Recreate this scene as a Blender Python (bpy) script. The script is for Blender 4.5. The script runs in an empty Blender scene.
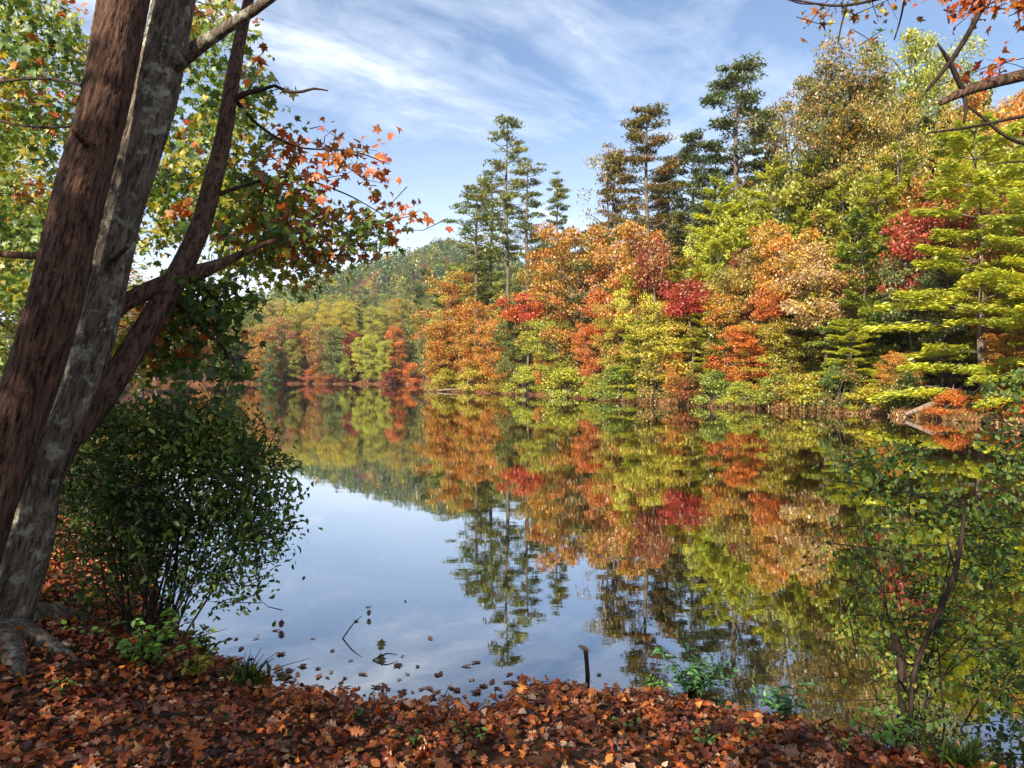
import bpy, math
import numpy as np
from mathutils import Vector

SC = bpy.context.scene
COL = SC.collection
F = 700.0            # focal length in pixels of a 1024 px wide frame
EYE = 2.0            # eye height above the lake
HOR = 376.0          # picture row of the horizon

# ------------------------------------------------------------------ camera
cam_data = bpy.data.cameras.new('camera')
cam = bpy.data.objects.new('camera', cam_data); COL.objects.link(cam)
cam_data.sensor_width = 36.0
cam_data.lens = F / 1024 * 36.0
cam_data.clip_start = 0.05
cam_data.clip_end = 6000
cam.location = (0, 0, EYE)
cam.rotation_euler = (math.radians(90) - math.atan((384 - HOR) / F), 0, 0)
SC.camera = cam

# ------------------------------------------------------------------ sky, sun, exposure
SUN = Vector((-0.50, -0.85, 0.62)).normalized()
elev = math.asin(SUN.z)
w = bpy.data.worlds.new('World'); SC.world = w; w.use_nodes = True
nt = w.node_tree; nt.nodes.clear()
def N(tree, kind, **kw):
    n = tree.nodes.new(kind)
    for k, v in kw.items(): setattr(n, k, v)
    return n
def math_node(tree, op, a, b=None, clamp=False):
    n = N(tree, 'ShaderNodeMath', operation=op, use_clamp=clamp)
    for i, v in enumerate((a, b)):
        if v is None: continue
        if hasattr(v, 'links'): tree.links.new(v, n.inputs[i])
        else: n.inputs[i].default_value = v
    return n.outputs[0]
def ramp(tree, fac, stops):
    n = N(tree, 'ShaderNodeValToRGB'); cr = n.color_ramp
    while len(cr.elements) > 1: cr.elements.remove(cr.elements[-1])
    cr.elements[0].position = stops[0][0]
    for p, c in stops[1:]: cr.elements.new(p)
    for e, (p, c) in zip(cr.elements, stops):
        e.color = (c[0], c[1], c[2], 1) if hasattr(c, '__len__') else (c, c, c, 1)
    tree.links.new(fac, n.inputs[0]); return n.outputs[0]
def mix_color(tree, fac, a, b, blend='MIX'):
    n = N(tree, 'ShaderNodeMix', data_type='RGBA', blend_type=blend)
    for sock, v in ((n.inputs[0], fac), (n.inputs[6], a), (n.inputs[7], b)):
        if hasattr(v, 'links'): tree.links.new(v, sock)
        elif hasattr(v, '__len__'): sock.default_value = (v[0], v[1], v[2], 1)
        else: sock.default_value = v
    return n.outputs[2]
sky = N(nt, 'ShaderNodeTexSky', sky_type='NISHITA')
sky.sun_disc = False; sky.sun_elevation = elev; sky.sun_rotation = math.atan2(SUN.x, SUN.y)
sky.air_density = 1.0; sky.dust_density = 0.3; sky.ozone_density = 3.5
tc = N(nt, 'ShaderNodeTexCoord')
sep = N(nt, 'ShaderNodeSeparateXYZ'); nt.links.new(tc.outputs['Generated'], sep.inputs[0])
zc = math_node(nt, 'ADD', math_node(nt, 'MAXIMUM', sep.outputs[2], 0.0), 0.12)
cmb = N(nt, 'ShaderNodeCombineXYZ')
nt.links.new(math_node(nt, 'DIVIDE', sep.outputs[0], zc), cmb.inputs[0])
nt.links.new(math_node(nt, 'DIVIDE', sep.outputs[1], zc), cmb.inputs[1])
mp0 = N(nt, 'ShaderNodeMapping'); mp0.inputs['Rotation'].default_value = (0, 0, math.radians(-42)); nt.links.new(cmb.outputs[0], mp0.inputs[0])
mp = N(nt, 'ShaderNodeMapping'); mp.inputs['Scale'].default_value = (0.42, 1.5, 1); mp.inputs['Location'].default_value = (0.3, 1.15, 0)
nt.links.new(mp0.outputs[0], mp.inputs[0])
cn1 = N(nt, 'ShaderNodeTexNoise'); cn1.inputs['Scale'].default_value = 0.8; cn1.inputs['Detail'].default_value = 7
cn1.inputs['Roughness'].default_value = 0.56; cn1.inputs['Distortion'].default_value = 0.35
nt.links.new(mp.outputs[0], cn1.inputs['Vector'])
cn3 = N(nt, 'ShaderNodeTexNoise'); cn3.inputs['Scale'].default_value = 3.4; cn3.inputs['Detail'].default_value = 8; cn3.inputs['Roughness'].default_value = 0.62; cn3.inputs['Distortion'].default_value = 0.8
mp3 = N(nt, 'ShaderNodeMapping'); mp3.inputs['Scale'].default_value = (0.8, 1.3, 1); nt.links.new(mp0.outputs[0], mp3.inputs[0]); nt.links.new(mp3.outputs[0], cn3.inputs['Vector'])
cl = ramp(nt, math_node(nt, 'ADD', math_node(nt, 'MULTIPLY', cn1.outputs[0], 0.68), math_node(nt, 'MULTIPLY', cn3.outputs[0], 0.32)), [(0.42, 0.01), (0.515, 0.28), (0.62, 0.86)])
lowcl = ramp(nt, sep.outputs[2], [(0.0, 0.80), (0.13, 0.70), (0.22, 0.30), (0.36, 0.06), (0.6, 0.0)])   # haze bank of cloud low over the hills
cn2 = N(nt, 'ShaderNodeTexNoise'); cn2.inputs['Scale'].default_value = 2.2; cn2.inputs['Detail'].default_value = 5
mp2 = N(nt, 'ShaderNodeMapping'); mp2.inputs['Scale'].default_value = (1, 1, 4); nt.links.new(tc.outputs['Generated'], mp2.inputs[0])
nt.links.new(mp2.outputs[0], cn2.inputs['Vector'])
lowcl = math_node(nt, 'MULTIPLY', lowcl, ramp(nt, cn2.outputs[0], [(0.35, 0.55), (0.6, 1.1)]))
cfac = math_node(nt, 'MAXIMUM', cl, lowcl, clamp=True)
CLOUDC = (7.6, 8.1, 8.8)
skycol = mix_color(nt, cfac, sky.outputs[0], CLOUDC)
bg = N(nt, 'ShaderNodeBackground'); bg.inputs['Strength'].default_value = 0.085
nt.links.new(skycol, bg.inputs[0])
wo = N(nt, 'ShaderNodeOutputWorld'); nt.links.new(bg.outputs[0], wo.inputs[0])

sd = bpy.data.lights.new('sun', 'SUN'); sd.energy = 5.0; sd.angle = math.radians(0.5); sd.color = (1.0, 0.90, 0.74)
so = bpy.data.objects.new('sun', sd); COL.objects.link(so)
so.rotation_euler = SUN.to_track_quat('Z', 'Y').to_euler(); so.location = (-40, -30, 60)
vs = SC.view_settings
vs.view_transform = 'Standard'; vs.look = 'None'; vs.gamma = 1; vs.exposure = 1.12; vs.use_curve_mapping = False
SC.cycles.max_bounces = 6; SC.cycles.diffuse_bounces = 3; SC.cycles.glossy_bounces = 3
SC.cycles.transmission_bounces = 4; SC.cycles.transparent_max_bounces = 6
SC.cycles.caustics_reflective = False; SC.cycles.caustics_refractive = False
SC.cycles.use_denoising = True
SC.cycles.sample_clamp_indirect = 4

# ------------------------------------------------------------------ helpers
def tag(o, label=None, cat=None, group=None, kind=None):
    if label: o['label'] = label
    if cat: o['category'] = cat
    if group: o['group'] = group
    if kind: o['kind'] = kind
    return o
def empty(name, loc=(0, 0, 0), rz=0.0):
    o = bpy.data.objects.new(name, None); COL.objects.link(o)
    o.empty_display_size = 0.2; o.location = loc; o.rotation_euler = (0, 0, rz); return o
def mesh_np(name, verts, faces, col=None, smooth=False):
    """faces: one (m,k) array or a list of such arrays"""
    me = bpy.data.meshes.new(name)
    fl = faces if isinstance(faces, list) else [faces]
    fl = [np.asarray(f, dtype=np.int32) for f in fl if len(f)]
    verts = np.asarray(verts, dtype=np.float32)
    loops = np.concatenate([f.ravel() for f in fl])
    tot = np.concatenate([np.full(len(f), f.shape[1], dtype=np.int32) for f in fl])
    st = np.concatenate([[0], np.cumsum(tot)[:-1]]).astype(np.int32)
    me.vertices.add(len(verts)); me.vertices.foreach_set('co', verts.ravel())
    me.loops.add(len(loops)); me.loops.foreach_set('vertex_index', loops)
    me.polygons.add(len(tot)); me.polygons.foreach_set('loop_start', st); me.polygons.foreach_set('loop_total', tot)
    if smooth: me.polygons.foreach_set('use_smooth', np.ones(len(tot), dtype=bool))
    if col is not None:
        a = me.color_attributes.new('leafcol', 'FLOAT_COLOR', 'POINT')
        c = np.ones((len(verts), 4), dtype=np.float32); c[:, :3] = col
        a.data.foreach_set('color', c.ravel())
    me.update(calc_edges=True); me.validate()
    return me
def obj(name, me, mat=None, parent=None, loc=None):
    if mat is not None and not me.materials: me.materials.append(mat)
    o = bpy.data.objects.new(name, me); COL.objects.link(o)
    if parent is not None: o.parent = parent
    if loc is not None: o.location = loc
    return o
def P(px, py, Y):
    return np.array([(px - 512) / F * Y, Y, EYE + (HOR - py) / F * Y])
def smooth_path(pts, rad, step):
    """Catmull-Rom through points; returns resampled points and radii"""
    pts = np.asarray(pts, float); rad = np.asarray(rad, float)
    q = np.vstack([2 * pts[0] - pts[1], pts, 2 * pts[-1] - pts[-2]])
    P_, R_ = [], []
    for i in range(len(pts) - 1):
        p0, p1, p2, p3 = q[i:i + 4]
        n = max(2, int(np.linalg.norm(p2 - p1) / step))
        for t in np.arange(n) / n:
            P_.append(0.5 * (2 * p1 + (p2 - p0) * t + (2 * p0 - 5 * p1 + 4 * p2 - p3) * t * t + (3 * p1 - p0 - 3 * p2 + p3) * t ** 3))
            R_.append(rad[i] * (1 - t) + rad[i + 1] * t)
    P_.append(pts[-1]); R_.append(rad[-1])
    return np.array(P_), np.array(R_)
def tube(pts, rad, sides=8, step=None, rough=None, rng=None):
    pts = np.asarray(pts, float); rad = np.asarray(rad, float)
    if step: pts, rad = smooth_path(pts, rad, step)
    n = len(pts)
    tan = np.gradient(pts, axis=0); tan /= np.linalg.norm(tan, axis=1)[:, None] + 1e-9
    ref = np.array([0.0, 1, 0]) if abs(tan[0, 1]) < 0.8 else np.array([1.0, 0, 0])
    a = np.cross(tan, ref); a /= np.linalg.norm(a, axis=1)[:, None] + 1e-9
    b = np.cross(tan, a)
    th = np.arange(sides) / sides * 2 * math.pi
    rr = rad[:, None] * np.ones(sides)[None]
    if rough is not None: rr = rr * (1 + rough(n, sides, th))
    v = pts[:, None] + rr[..., None] * (np.cos(th)[None, :, None] * a[:, None] + np.sin(th)[None, :, None] * b[:, None])
    v = v.reshape(-1, 3)
    i = np.arange(n - 1)[:, None] * sides; j = np.arange(sides)[None]; j2 = (j + 1) % sides
    f = np.stack([i + j, i + j2, i + sides + j2, i + sides + j], -1).reshape(-1, 4)
    v = np.vstack([v, pts[-1:]])                            # closed tip
    k = (n - 1) * sides
    f2 = np.stack([k + np.arange(sides), k + (np.arange(sides) + 1) % sides, np.full(sides, n * sides), np.full(sides, n * sides)], -1)
    return v, f, f2[:, :3]
class MB:
    def __init__(s): s.v = []; s.q = []; s.t = []; s.n = 0; s.c = []; s.twiggy = False
    def add(s, v, q=None, t=None, c=None):
        s.v.append(v)
        if q is not None and len(q): s.q.append(np.asarray(q) + s.n)
        if t is not None and len(t): s.t.append(np.asarray(t) + s.n)
        if c is not None: s.c.append(c)
        s.n += len(v)
    def tube(s, *a, **k):
        v, q, t = tube(*a, **k); s.add(v, q, t, np.tile((.035, .024, .017), (len(v), 1)) if s.twiggy else None)
    def mesh(s, name, smooth=True):
        fl = []
        if s.q: fl.append(np.vstack(s.q))
        if s.t: fl.append(np.vstack(s.t))
        return mesh_np(name, np.vstack(s.v), fl, np.vstack(s.c) if s.c else None, smooth)
def norm(v): return v / (np.linalg.norm(v, axis=-1, keepdims=True) + 1e-9)
def frames(fwd, nrm):
    """rotation matrices whose columns are side, forward, normal"""
    f = norm(fwd); s = norm(np.cross(f, nrm)); n = np.cross(s, f)
    return np.stack([s, f, n], -1)
def place(tmpl, tfaces, pos, R, size, curl=None, fold=None):
    n, k = len(pos), len(tmpl)
    T = np.repeat(tmpl[None], n, 0)
    if curl is not None: T[..., 2] += curl[:, None] * (T[..., 1] - 0.4) ** 2
    if fold is not None: T[..., 2] += fold[:, None] * np.abs(T[..., 0])
    T = T * (size[:, None, None] if np.ndim(size) == 1 else size[:, None, :])
    v = np.einsum('nij,nkj->nki', R, T) + pos[:, None]
    f = (tfaces[None] + (np.arange(n) * k)[:, None, None]).reshape(-1, tfaces.shape[1])
    return v.reshape(-1, 3), f
def fan(outline, centre):
    o = np.array(outline, float); n = len(o)
    v = np.vstack([o, [centre]]); v = np.hstack([v, np.zeros((n + 1, 1))])
    f = np.array([[i, (i + 1) % n, n] for i in range(n)])
    return v, f
_r = [(0, 0), (.25, -.1), (.2, .1), (.5, .18), (.36, .3), (.54, .6), (.2, .52), (0, 1.0)]
MAPLE, MAPLE_F = fan(_r[::1] + [(-x, y) for x, y in _r[-2:0:-1]], (0, .3))
_r = [(0, 0), (.1, .1), (.2, .22), (.1, .33), (.3, .48), (.14, .58), (.27, .74), (.12, .8), (0, 1.0)]
OAK, OAK_F = fan(_r + [(-x, y) for x, y in _r[-2:0:-1]], (0, .5))
LENS = np.array([(0, 0, 0), (.2, .3, .05), (.2, .62, .05), (0, 1, 0), (-.2, .62, .05), (-.2, .3, .05)], float)
LENS_F = np.array([(0, 1, 2), (0, 2, 3), (0, 3, 4), (0, 4, 5)])
CARD = np.array([(0, -.5, 0), (.5, 0, .08), (0, .5, 0), (-.5, 0, .08)], float)
CARD_F = np.array([(0, 1, 2, 3)])

# ------------------------------------------------------------------ materials
def new_mat(name):
    m = bpy.data.materials.new(name); m.use_nodes = True; m.node_tree.nodes.clear()
    return m, m.node_tree
def out(t, sh): o = N(t, 'ShaderNodeOutputMaterial'); t.links.new(sh, o.inputs[0]); return o
def leaf_shader(t, col, trans=0.35, gloss=0.06, rough=0.45, tgain=(1.25, 1.2, 0.7)):
    d = N(t, 'ShaderNodeBsdfDiffuse'); t.links.new(col, d.inputs[0])
    tr = N(t, 'ShaderNodeBsdfTranslucent'); t.links.new(mix_color(t, 1.0, col, tgain, 'MULTIPLY'), tr.inputs[0])
    m = N(t, 'ShaderNodeMixShader'); m.inputs[0].default_value = trans
    t.links.new(d.outputs[0], m.inputs[1]); t.links.new(tr.outputs[0], m.inputs[2])
    g = N(t, 'ShaderNodeBsdfGlossy'); g.inputs['Roughness'].default_value = rough
    m2 = N(t, 'ShaderNodeMixShader'); m2.inputs[0].default_value = gloss
    t.links.new(m.outputs[0], m2.inputs[1]); t.links.new(g.outputs[0], m2.inputs[2])
    return m2.outputs[0]
def instanced_foliage(name, scale=0.45, trans=0.35):
    """colour of the object, a second leaf colour in patches, each leaf a little different"""
    m, t = new_mat(name)
    oi = N(t, 'ShaderNodeObjectInfo'); at = N(t, 'ShaderNodeAttribute', attribute_type='OBJECT', attribute_name='second_tint')
    tc = N(t, 'ShaderNodeTexCoord'); nz = N(t, 'ShaderNodeTexNoise', noise_dimensions='4D'); nz.inputs['Scale'].default_value = scale; nz.inputs['Detail'].default_value = 2
    t.links.new(tc.outputs['Object'], nz.inputs['Vector'])
    t.links.new(math_node(t, 'MULTIPLY', oi.outputs['Random'], 40.0), nz.inputs['W'])
    ge = N(t, 'ShaderNodeNewGeometry'); rnd = ge.outputs['Random Per Island']
    f = math_node(t, 'ADD', nz.outputs[0], math_node(t, 'MULTIPLY', math_node(t, 'SUBTRACT', rnd, 0.5), 0.30))
    f = ramp(t, f, [(0.46, 0.0), (0.60, 1.0)])
    c = mix_color(t, f, oi.outputs['Color'], at.outputs['Color'])
    hv = N(t, 'ShaderNodeHueSaturation')
    wn = N(t, 'ShaderNodeTexWhiteNoise', noise_dimensions='1D'); t.links.new(rnd, wn.inputs['W'])
    t.links.new(math_node(t, 'ADD', math_node(t, 'MULTIPLY', wn.outputs[0], 0.05), 0.475), hv.inputs['Hue'])
    t.links.new(math_node(t, 'ADD', math_node(t, 'MULTIPLY', rnd, 0.8), 0.55), hv.inputs['Value'])
    t.links.new(c, hv.inputs['Color'])
    out(t, leaf_shader(t, hv.outputs[0], trans)); return m
M_FOL = instanced_foliage('autumn_foliage')
M_NEEDLE = instanced_foliage('pine_needles', 0.3, 0.38)
def attr_leaf(name, trans=0.4, gloss=0.05, rough=0.45):
    m, t = new_mat(name)
    a = N(t, 'ShaderNodeAttribute', attribute_type='GEOMETRY', attribute_name='leafcol')
    tc = N(t, 'ShaderNodeTexCoord'); nz = N(t, 'ShaderNodeTexNoise'); nz.inputs['Scale'].default_value = 60; nz.inputs['Detail'].default_value = 3
    t.links.new(tc.outputs['Object'], nz.inputs['Vector'])
    c = mix_color(t, 1.0, a.outputs['Color'], ramp(t, nz.outputs[0], [(0.3, 0.62), (0.65, 1.2)]), 'MULTIPLY')
    out(t, leaf_shader(t, c, trans, gloss, rough)); return m
M_LEAF = attr_leaf('leaf_tissue')
M_LITTER = attr_leaf('dry_leaf', 0.12, 0.04, 0.5)
M_GLOSSY = attr_leaf('shrub_leaf', 0.38, 0.03, 0.5)
def bark(name, dark, light, moss=None, mossamt=0.0, scale=1.0, bump=0.6, lean=0):
    m, t = new_mat(name)
    tc = N(t, 'ShaderNodeTexCoord'); mp = N(t, 'ShaderNodeMapping'); mp.inputs['Scale'].default_value = (1, 1, 0.13)
    mr = N(t, 'ShaderNodeMapping'); mr.inputs['Rotation'].default_value = (0, math.radians(-lean), 0)
    t.links.new(tc.outputs['Object'], mr.inputs[0]); t.links.new(mr.outputs[0], mp.inputs[0])
    n1 = N(t, 'ShaderNodeTexNoise'); n1.inputs['Scale'].default_value = 26 * scale; n1.inputs['Detail'].default_value = 6; n1.inputs['Roughness'].default_value = 0.65
    t.links.new(mp.outputs[0], n1.inputs['Vector'])
    n3 = N(t, 'ShaderNodeTexNoise'); n3.inputs['Scale'].default_value = 80 * scale; n3.inputs['Detail'].default_value = 4; t.links.new(mp.outputs[0], n3.inputs['Vector'])
    c = ramp(t, math_node(t, 'ADD', math_node(t, 'MULTIPLY', n1.outputs[0], .65), math_node(t, 'MULTIPLY', n3.outputs[0], .35)), [(0.40, dark), (0.60, light)])
    if moss:
        n2 = N(t, 'ShaderNodeTexNoise'); n2.inputs['Scale'].default_value = 5.5 * scale; n2.inputs['Detail'].default_value = 8; n2.inputs['Roughness'].default_value = 0.7
        t.links.new(tc.outputs['Object'], n2.inputs['Vector'])
        c = mix_color(t, ramp(t, n2.outputs[0], [(0.62 - mossamt, 0.0), (0.70 - mossamt, 0.85)]), c, moss)
    b = N(t, 'ShaderNodeBsdfPrincipled'); t.links.new(c, b.inputs['Base Color']); b.inputs['Roughness'].default_value = 0.9
    b.inputs['Specular IOR Level'].default_value = 0.15
    bp = N(t, 'ShaderNodeBump'); bp.inputs['Strength'].default_value = bump; bp.inputs['Distance'].default_value = 0.02
    t.links.new(n1.outputs[0], bp.inputs['Height']); t.links.new(bp.outputs[0], b.inputs['Normal'])
    out(t, b.outputs[0]); return m
M_BARK_RED = bark('furrowed_brown_bark', (.014, .007, .005), (.15, .082, .054), (.20, .17, .11), -0.02, 1.7, .9, 16)
M_BARK_GREY = bark('lichen_grey_bark', (.026, .020, .014), (.20, .155, .115), (.34, .335, .25), 0.08, 1.5, .9, 17)
M_BARK_LIMB = bark('brown_limb_bark', (.016, .009, .006), (.15, .084, .056), (.17, .17, .09), 0.02, 1.5, .9, 22)
M_BARK_FAR = bark('forest_bark', (.05, .04, .032), (.22, .18, .14), None, 0, 0.4, 0.2)
M_TWIG = bark('twig_bark', (.018, .012, .009), (.06, .04, .03), None, 0, 2.0, 0.1)

# ------------------------------------------------------------------ terrain
XS = [-2400, -700, -300, -60, 20, 60, 100, 132, 235, 300, 360, 421, 433, 440, 470, 500, 560, 640, 700, 800, 900, 1000, 1100, 1250, 1500, 2800]
YS = [14, 18, 24, 32, 46, 72, 125, 172, 176, 178, 172, 168, 97, 92, 86, 80, 67, 52.5, 46.5, 40, 34.5, 28.5, 22.5, 17, 13, 10]
def S(px):
    px = np.asarray(px, float)
    s = np.interp(px, XS, YS)
    return s * (1 + 0.010 * np.sin(px * 0.11) + 0.008 * np.sin(px * 0.27 + 1) + 0.004 * np.sin(px * 0.71))
def far_h(X, Y):
    X = np.asarray(X, float); Y = np.asarray(Y, float)
    px = 512 + F * X / Y; d = Y - S(px)
    dd = np.maximum(d, 0)
    sl = np.interp(px, [100, 420, 440, 560, 900, 1100], [0.05, 0.05, 0.10, 0.13, 0.16, 0.16])
    h = 0.32 * (1 - np.exp(-dd / 0.7)) + 60 * (1 - np.exp(-sl * np.maximum(dd - 2, 0) / 60))
    g = np.exp(-dd / 60)
    hill = 80 * np.exp(-((X + 62) / 92) ** 2 / 2 - ((Y - 620) / 190) ** 2 / 2)
    hill += 24 * np.exp(-((X + 330) / 190) ** 2 / 2 - ((Y - 760) / 160) ** 2 / 2)
    h = np.where(Y > 140, h * 0.55 + 0.45 * np.minimum(h, 6), h) + hill * (1 - g)
    h = h + 0.25 * np.sin(X * 0.9) * np.sin(Y * 0.7) * np.clip(dd / 6, 0, 1)
    return np.where(d > 0, h, np.maximum(-1.6, d * 0.35))
us = np.concatenate([np.linspace(-2.6, -0.85, 40)[:-1], np.linspace(-0.85, 0.85, 420), np.linspace(0.85, 2.9, 45)[1:]])
ds = np.array([-1e6, -8, -3, -1, -.4, 0, .2, .45, .8, 1.3, 2, 3, 4.5, 6, 8, 11, 15, 20, 26, 34, 44, 56, 70, 90, 115, 145, 180, 220, 265, 310, 360, 410, 460, 510, 570, 640, 720, 820, 950, 1200, 1700, 2600])
PX = 512 + F * us
Sg = S(PX)
Yg = Sg[:, None] + ds[None]; Yg[:, 0] = Sg * 0.55
Yg = np.where(ds[None] < 0, np.maximum(Yg, Sg[:, None] * 0.55 + 0.01 * np.arange(len(ds))[None]), Yg)
Xg = us[:, None] * Yg
Zg = far_h(Xg, Yg)
nu, nd = Xg.shape
ii = np.arange(nu - 1)[:, None] * nd; jj = np.arange(nd - 1)[None]
fg = np.stack([ii + jj, ii + nd + jj, ii + nd + jj + 1, ii + jj + 1], -1).reshape(-1, 4)
def ground_mat(name, stops, scale, dist=0.05):
    m, t = new_mat(name)
    tc = N(t, 'ShaderNodeTexCoord'); n1 = N(t, 'ShaderNodeTexNoise'); n1.inputs['Scale'].default_value = scale; n1.inputs['Detail'].default_value = 8; n1.inputs['Roughness'].default_value = 0.7
    t.links.new(tc.outputs['Object'], n1.inputs['Vector'])
    c = ramp(t, n1.outputs[0], stops)
    b = N(t, 'ShaderNodeBsdfPrincipled'); t.links.new(c, b.inputs['Base Color']); b.inputs['Roughness'].default_value = 0.95; b.inputs['Specular IOR Level'].default_value = 0.1
    bp = N(t, 'ShaderNodeBump'); bp.inputs['Strength'].default_value = 0.7; bp.inputs['Distance'].default_value = dist
    t.links.new(n1.outputs[0], bp.inputs['Height']); t.links.new(bp.outputs[0], b.inputs['Normal'])
    out(t, b.outputs[0]); return m
M_FOREST = ground_mat('forest_floor', [(0.35, (.035, .02, .012)), (0.5, (.12, .05, .022)), (0.65, (.22, .10, .04))], 1.6)
M_SOIL = ground_mat('dark_bank_soil', [(0.35, (.02, .011, .007)), (0.55, (.08, .038, .02)), (0.7, (.15, .07, .035))], 14, 0.03)
tag(obj('far_terrain', mesh_np('far_terrain', np.stack([Xg, Yg, Zg], -1).reshape(-1, 3), fg, smooth=True), M_FOREST), 'wooded slope rising beyond the lake', None, None, 'structure')

# waterline of the near bank, X -> Y
WX = [-40, -14, -8, -5, -3.2, -2.6, -2.2, -1.81, -1.45, -1.0, -.6, -.26, -.05, .16, .35, .55, .90, 1.15, 1.42, 1.66, 1.88, 2.1, 2.4, 3.0, 5, 9, 40]
WY = [30, 20, 14, 9.5, 6.2, 5.4, 4.95, 4.68, 4.40, 4.28, 4.18, 4.12, 4.22, 4.42, 4.42, 4.36, 4.30, 4.16, 4.04, 3.94, 3.82, 3.68, 3.5, 3.05, 2.2, 1.2, -6]
def near_h(X, Y):
    X = np.asarray(X, float); Y = np.asarray(Y, float)
    wy = np.interp(X, WX, WY) + 0.03 * np.sin(X * 9) + 0.02 * np.sin(X * 23 + 1)
    d = wy - Y
    top = np.interp(X, [-6, -3, -1.8, -.8, 0.2, 1, 2.2, 4], [.75, .50, .30, .20, .20, .20, .14, .2])
    land = 0.02 + top * (1 - np.exp(-np.maximum(d, 0) / np.interp(X, [-3, -1, 0, .4, 1], [.9, .7, .5, .5, .7])))
    land = land + 0.03 * np.sin(X * 3.1 + 1) * np.sin(Y * 2.7) * np.clip(d, 0, 1)
    sea = np.maximum(d * np.interp(X, [-2, .3, .9, 2.2, 2.8], [.16, .16, .34, .34, .16]), -1.8)
    return np.where(d > 0, land, sea)
gx = np.concatenate([np.linspace(-60, -6, 28)[:-1], np.linspace(-6, 5, 190), np.linspace(5, 60, 28)[1:]])
gy = np.concatenate([np.linspace(-60, 0, 26)[:-1], np.linspace(0, 7, 130), np.linspace(7, 26, 16)[1:]])
GX, GY = np.meshgrid(gx, gy, indexing='ij')
GZ = near_h(GX, GY)
a, b = GX.shape
ii = np.arange(a - 1)[:, None] * b; jj = np.arange(b - 1)[None]
fb = np.stack([ii + jj, ii + b + jj, ii + b + jj + 1, ii + jj + 1], -1).reshape(-1, 4)
tag(obj('ground', mesh_np('ground', np.stack([GX, GY, GZ], -1).reshape(-1, 3), fb, smooth=True), M_SOIL), 'dark soil bank sloping into the lake', None, None, 'structure')
bx = np.linspace(-3.4, 3.4, 140); by = np.linspace(3.2, 9.5, 120)
BX, BY = np.meshgrid(bx, by, indexing='ij'); BZ = near_h(BX, BY) + .004; a, b = BX.shape
ii = np.arange(a - 1)[:, None] * b; jj = np.arange(b - 1)[None]
fm = np.stack([ii + jj, ii + b + jj, ii + b + jj + 1, ii + jj + 1], -1).reshape(-1, 4)
fm = fm[(BZ.ravel()[fm] < -.004).all(1)]
M_MUD = ground_mat('pebbly_mud', [(0.35, (.05, .035, .022)), (0.5, (.16, .115, .075)), (0.66, (.36, .29, .21))], 22, .02)
tag(obj('lake_shallows', mesh_np('lake_shallows', np.stack([BX, BY, BZ], -1).reshape(-1, 3), fm, smooth=True), M_MUD), 'pale pebbly mud in the shallows', None, None, 'structure')
# lake bed below everything else
v = np.array([(-3000, -200, -2.2), (3000, -200, -2.2), (3000, 3000, -2.2), (-3000, 3000, -2.2)], float)
tag(obj('lake_bed', mesh_np('lake_bed', v, np.array([(0, 1, 2, 3)])), M_SOIL), None, None, None, 'structure')
# water
m, t = new_mat('lake_water')
tcw = N(t, 'ShaderNodeTexCoord')
mp = N(t, 'ShaderNodeMapping'); mp.inputs['Scale'].default_value = (0.45, 1.0, 1); t.links.new(tcw.outputs['Object'], mp.inputs[0])
n1 = N(t, 'ShaderNodeTexNoise'); n1.inputs['Scale'].default_value = 2.2; n1.inputs['Detail'].default_value = 3; n1.inputs['Roughness'].default_value = 0.55
n2 = N(t, 'ShaderNodeTexNoise'); n2.inputs['Scale'].default_value = 17; n2.inputs['Detail'].default_value = 2
t.links.new(mp.outputs[0], n1.inputs['Vector']); t.links.new(mp.outputs[0], n2.inputs['Vector'])
hgt = math_node(t, 'ADD', n1.outputs[0], math_node(t, 'MULTIPLY', n2.outputs[0], 0.10))
bp = N(t, 'ShaderNodeBump'); bp.inputs['Strength'].default_value = 1.0; bp.inputs['Distance'].default_value = 0.0008
t.links.new(hgt, bp.inputs['Height'])
gl = N(t, 'ShaderNodeBsdfGlossy'); gl.inputs['Roughness'].default_value = 0.012; gl.inputs['Color'].default_value = (.93, .95, .97, 1)
t.links.new(bp.outputs[0], gl.inputs['Normal'])
tp = N(t, 'ShaderNodeBsdfTransparent'); tp.inputs[0].default_value = (.62, .59, .44, 1)
lw = N(t, 'ShaderNodeLayerWeight'); lw.inputs['Blend'].default_value = 0.5
fac = ramp(t, lw.outputs['Facing'], [(0.0, 0.04), (0.45, 0.32), (0.58, 0.42), (0.70, 0.62), (0.80, 0.75), (0.93, 0.86), (1.0, 0.95)])
ms = N(t, 'ShaderNodeMixShader'); t.links.new(fac, ms.inputs[0]); t.links.new(tp.outputs[0], ms.inputs[1]); t.links.new(gl.outputs[0], ms.inputs[2])
out(t, ms.outputs[0]); M_WATER = m
wx = np.concatenate([[-2500, -400, -60], np.linspace(-20, 20, 21), [60, 400, 2500]]); wyv = np.concatenate([[-40], np.linspace(-10, 30, 21), [120, 500, 2500]])
WXg, WYg = np.meshgrid(wx, wyv, indexing='ij'); a, b = WXg.shape
ii = np.arange(a - 1)[:, None] * b; jj = np.arange(b - 1)[None]
fw = np.stack([ii + jj, ii + b + jj, ii + b + jj + 1, ii + jj + 1], -1).reshape(-1, 4)
tag(obj('lake_water', mesh_np('lake_water', np.stack([WXg, WYg, WXg * 0], -1).reshape(-1, 3), fw), M_WATER), 'still lake mirroring the far wood and sky', None, None, 'structure')

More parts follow.
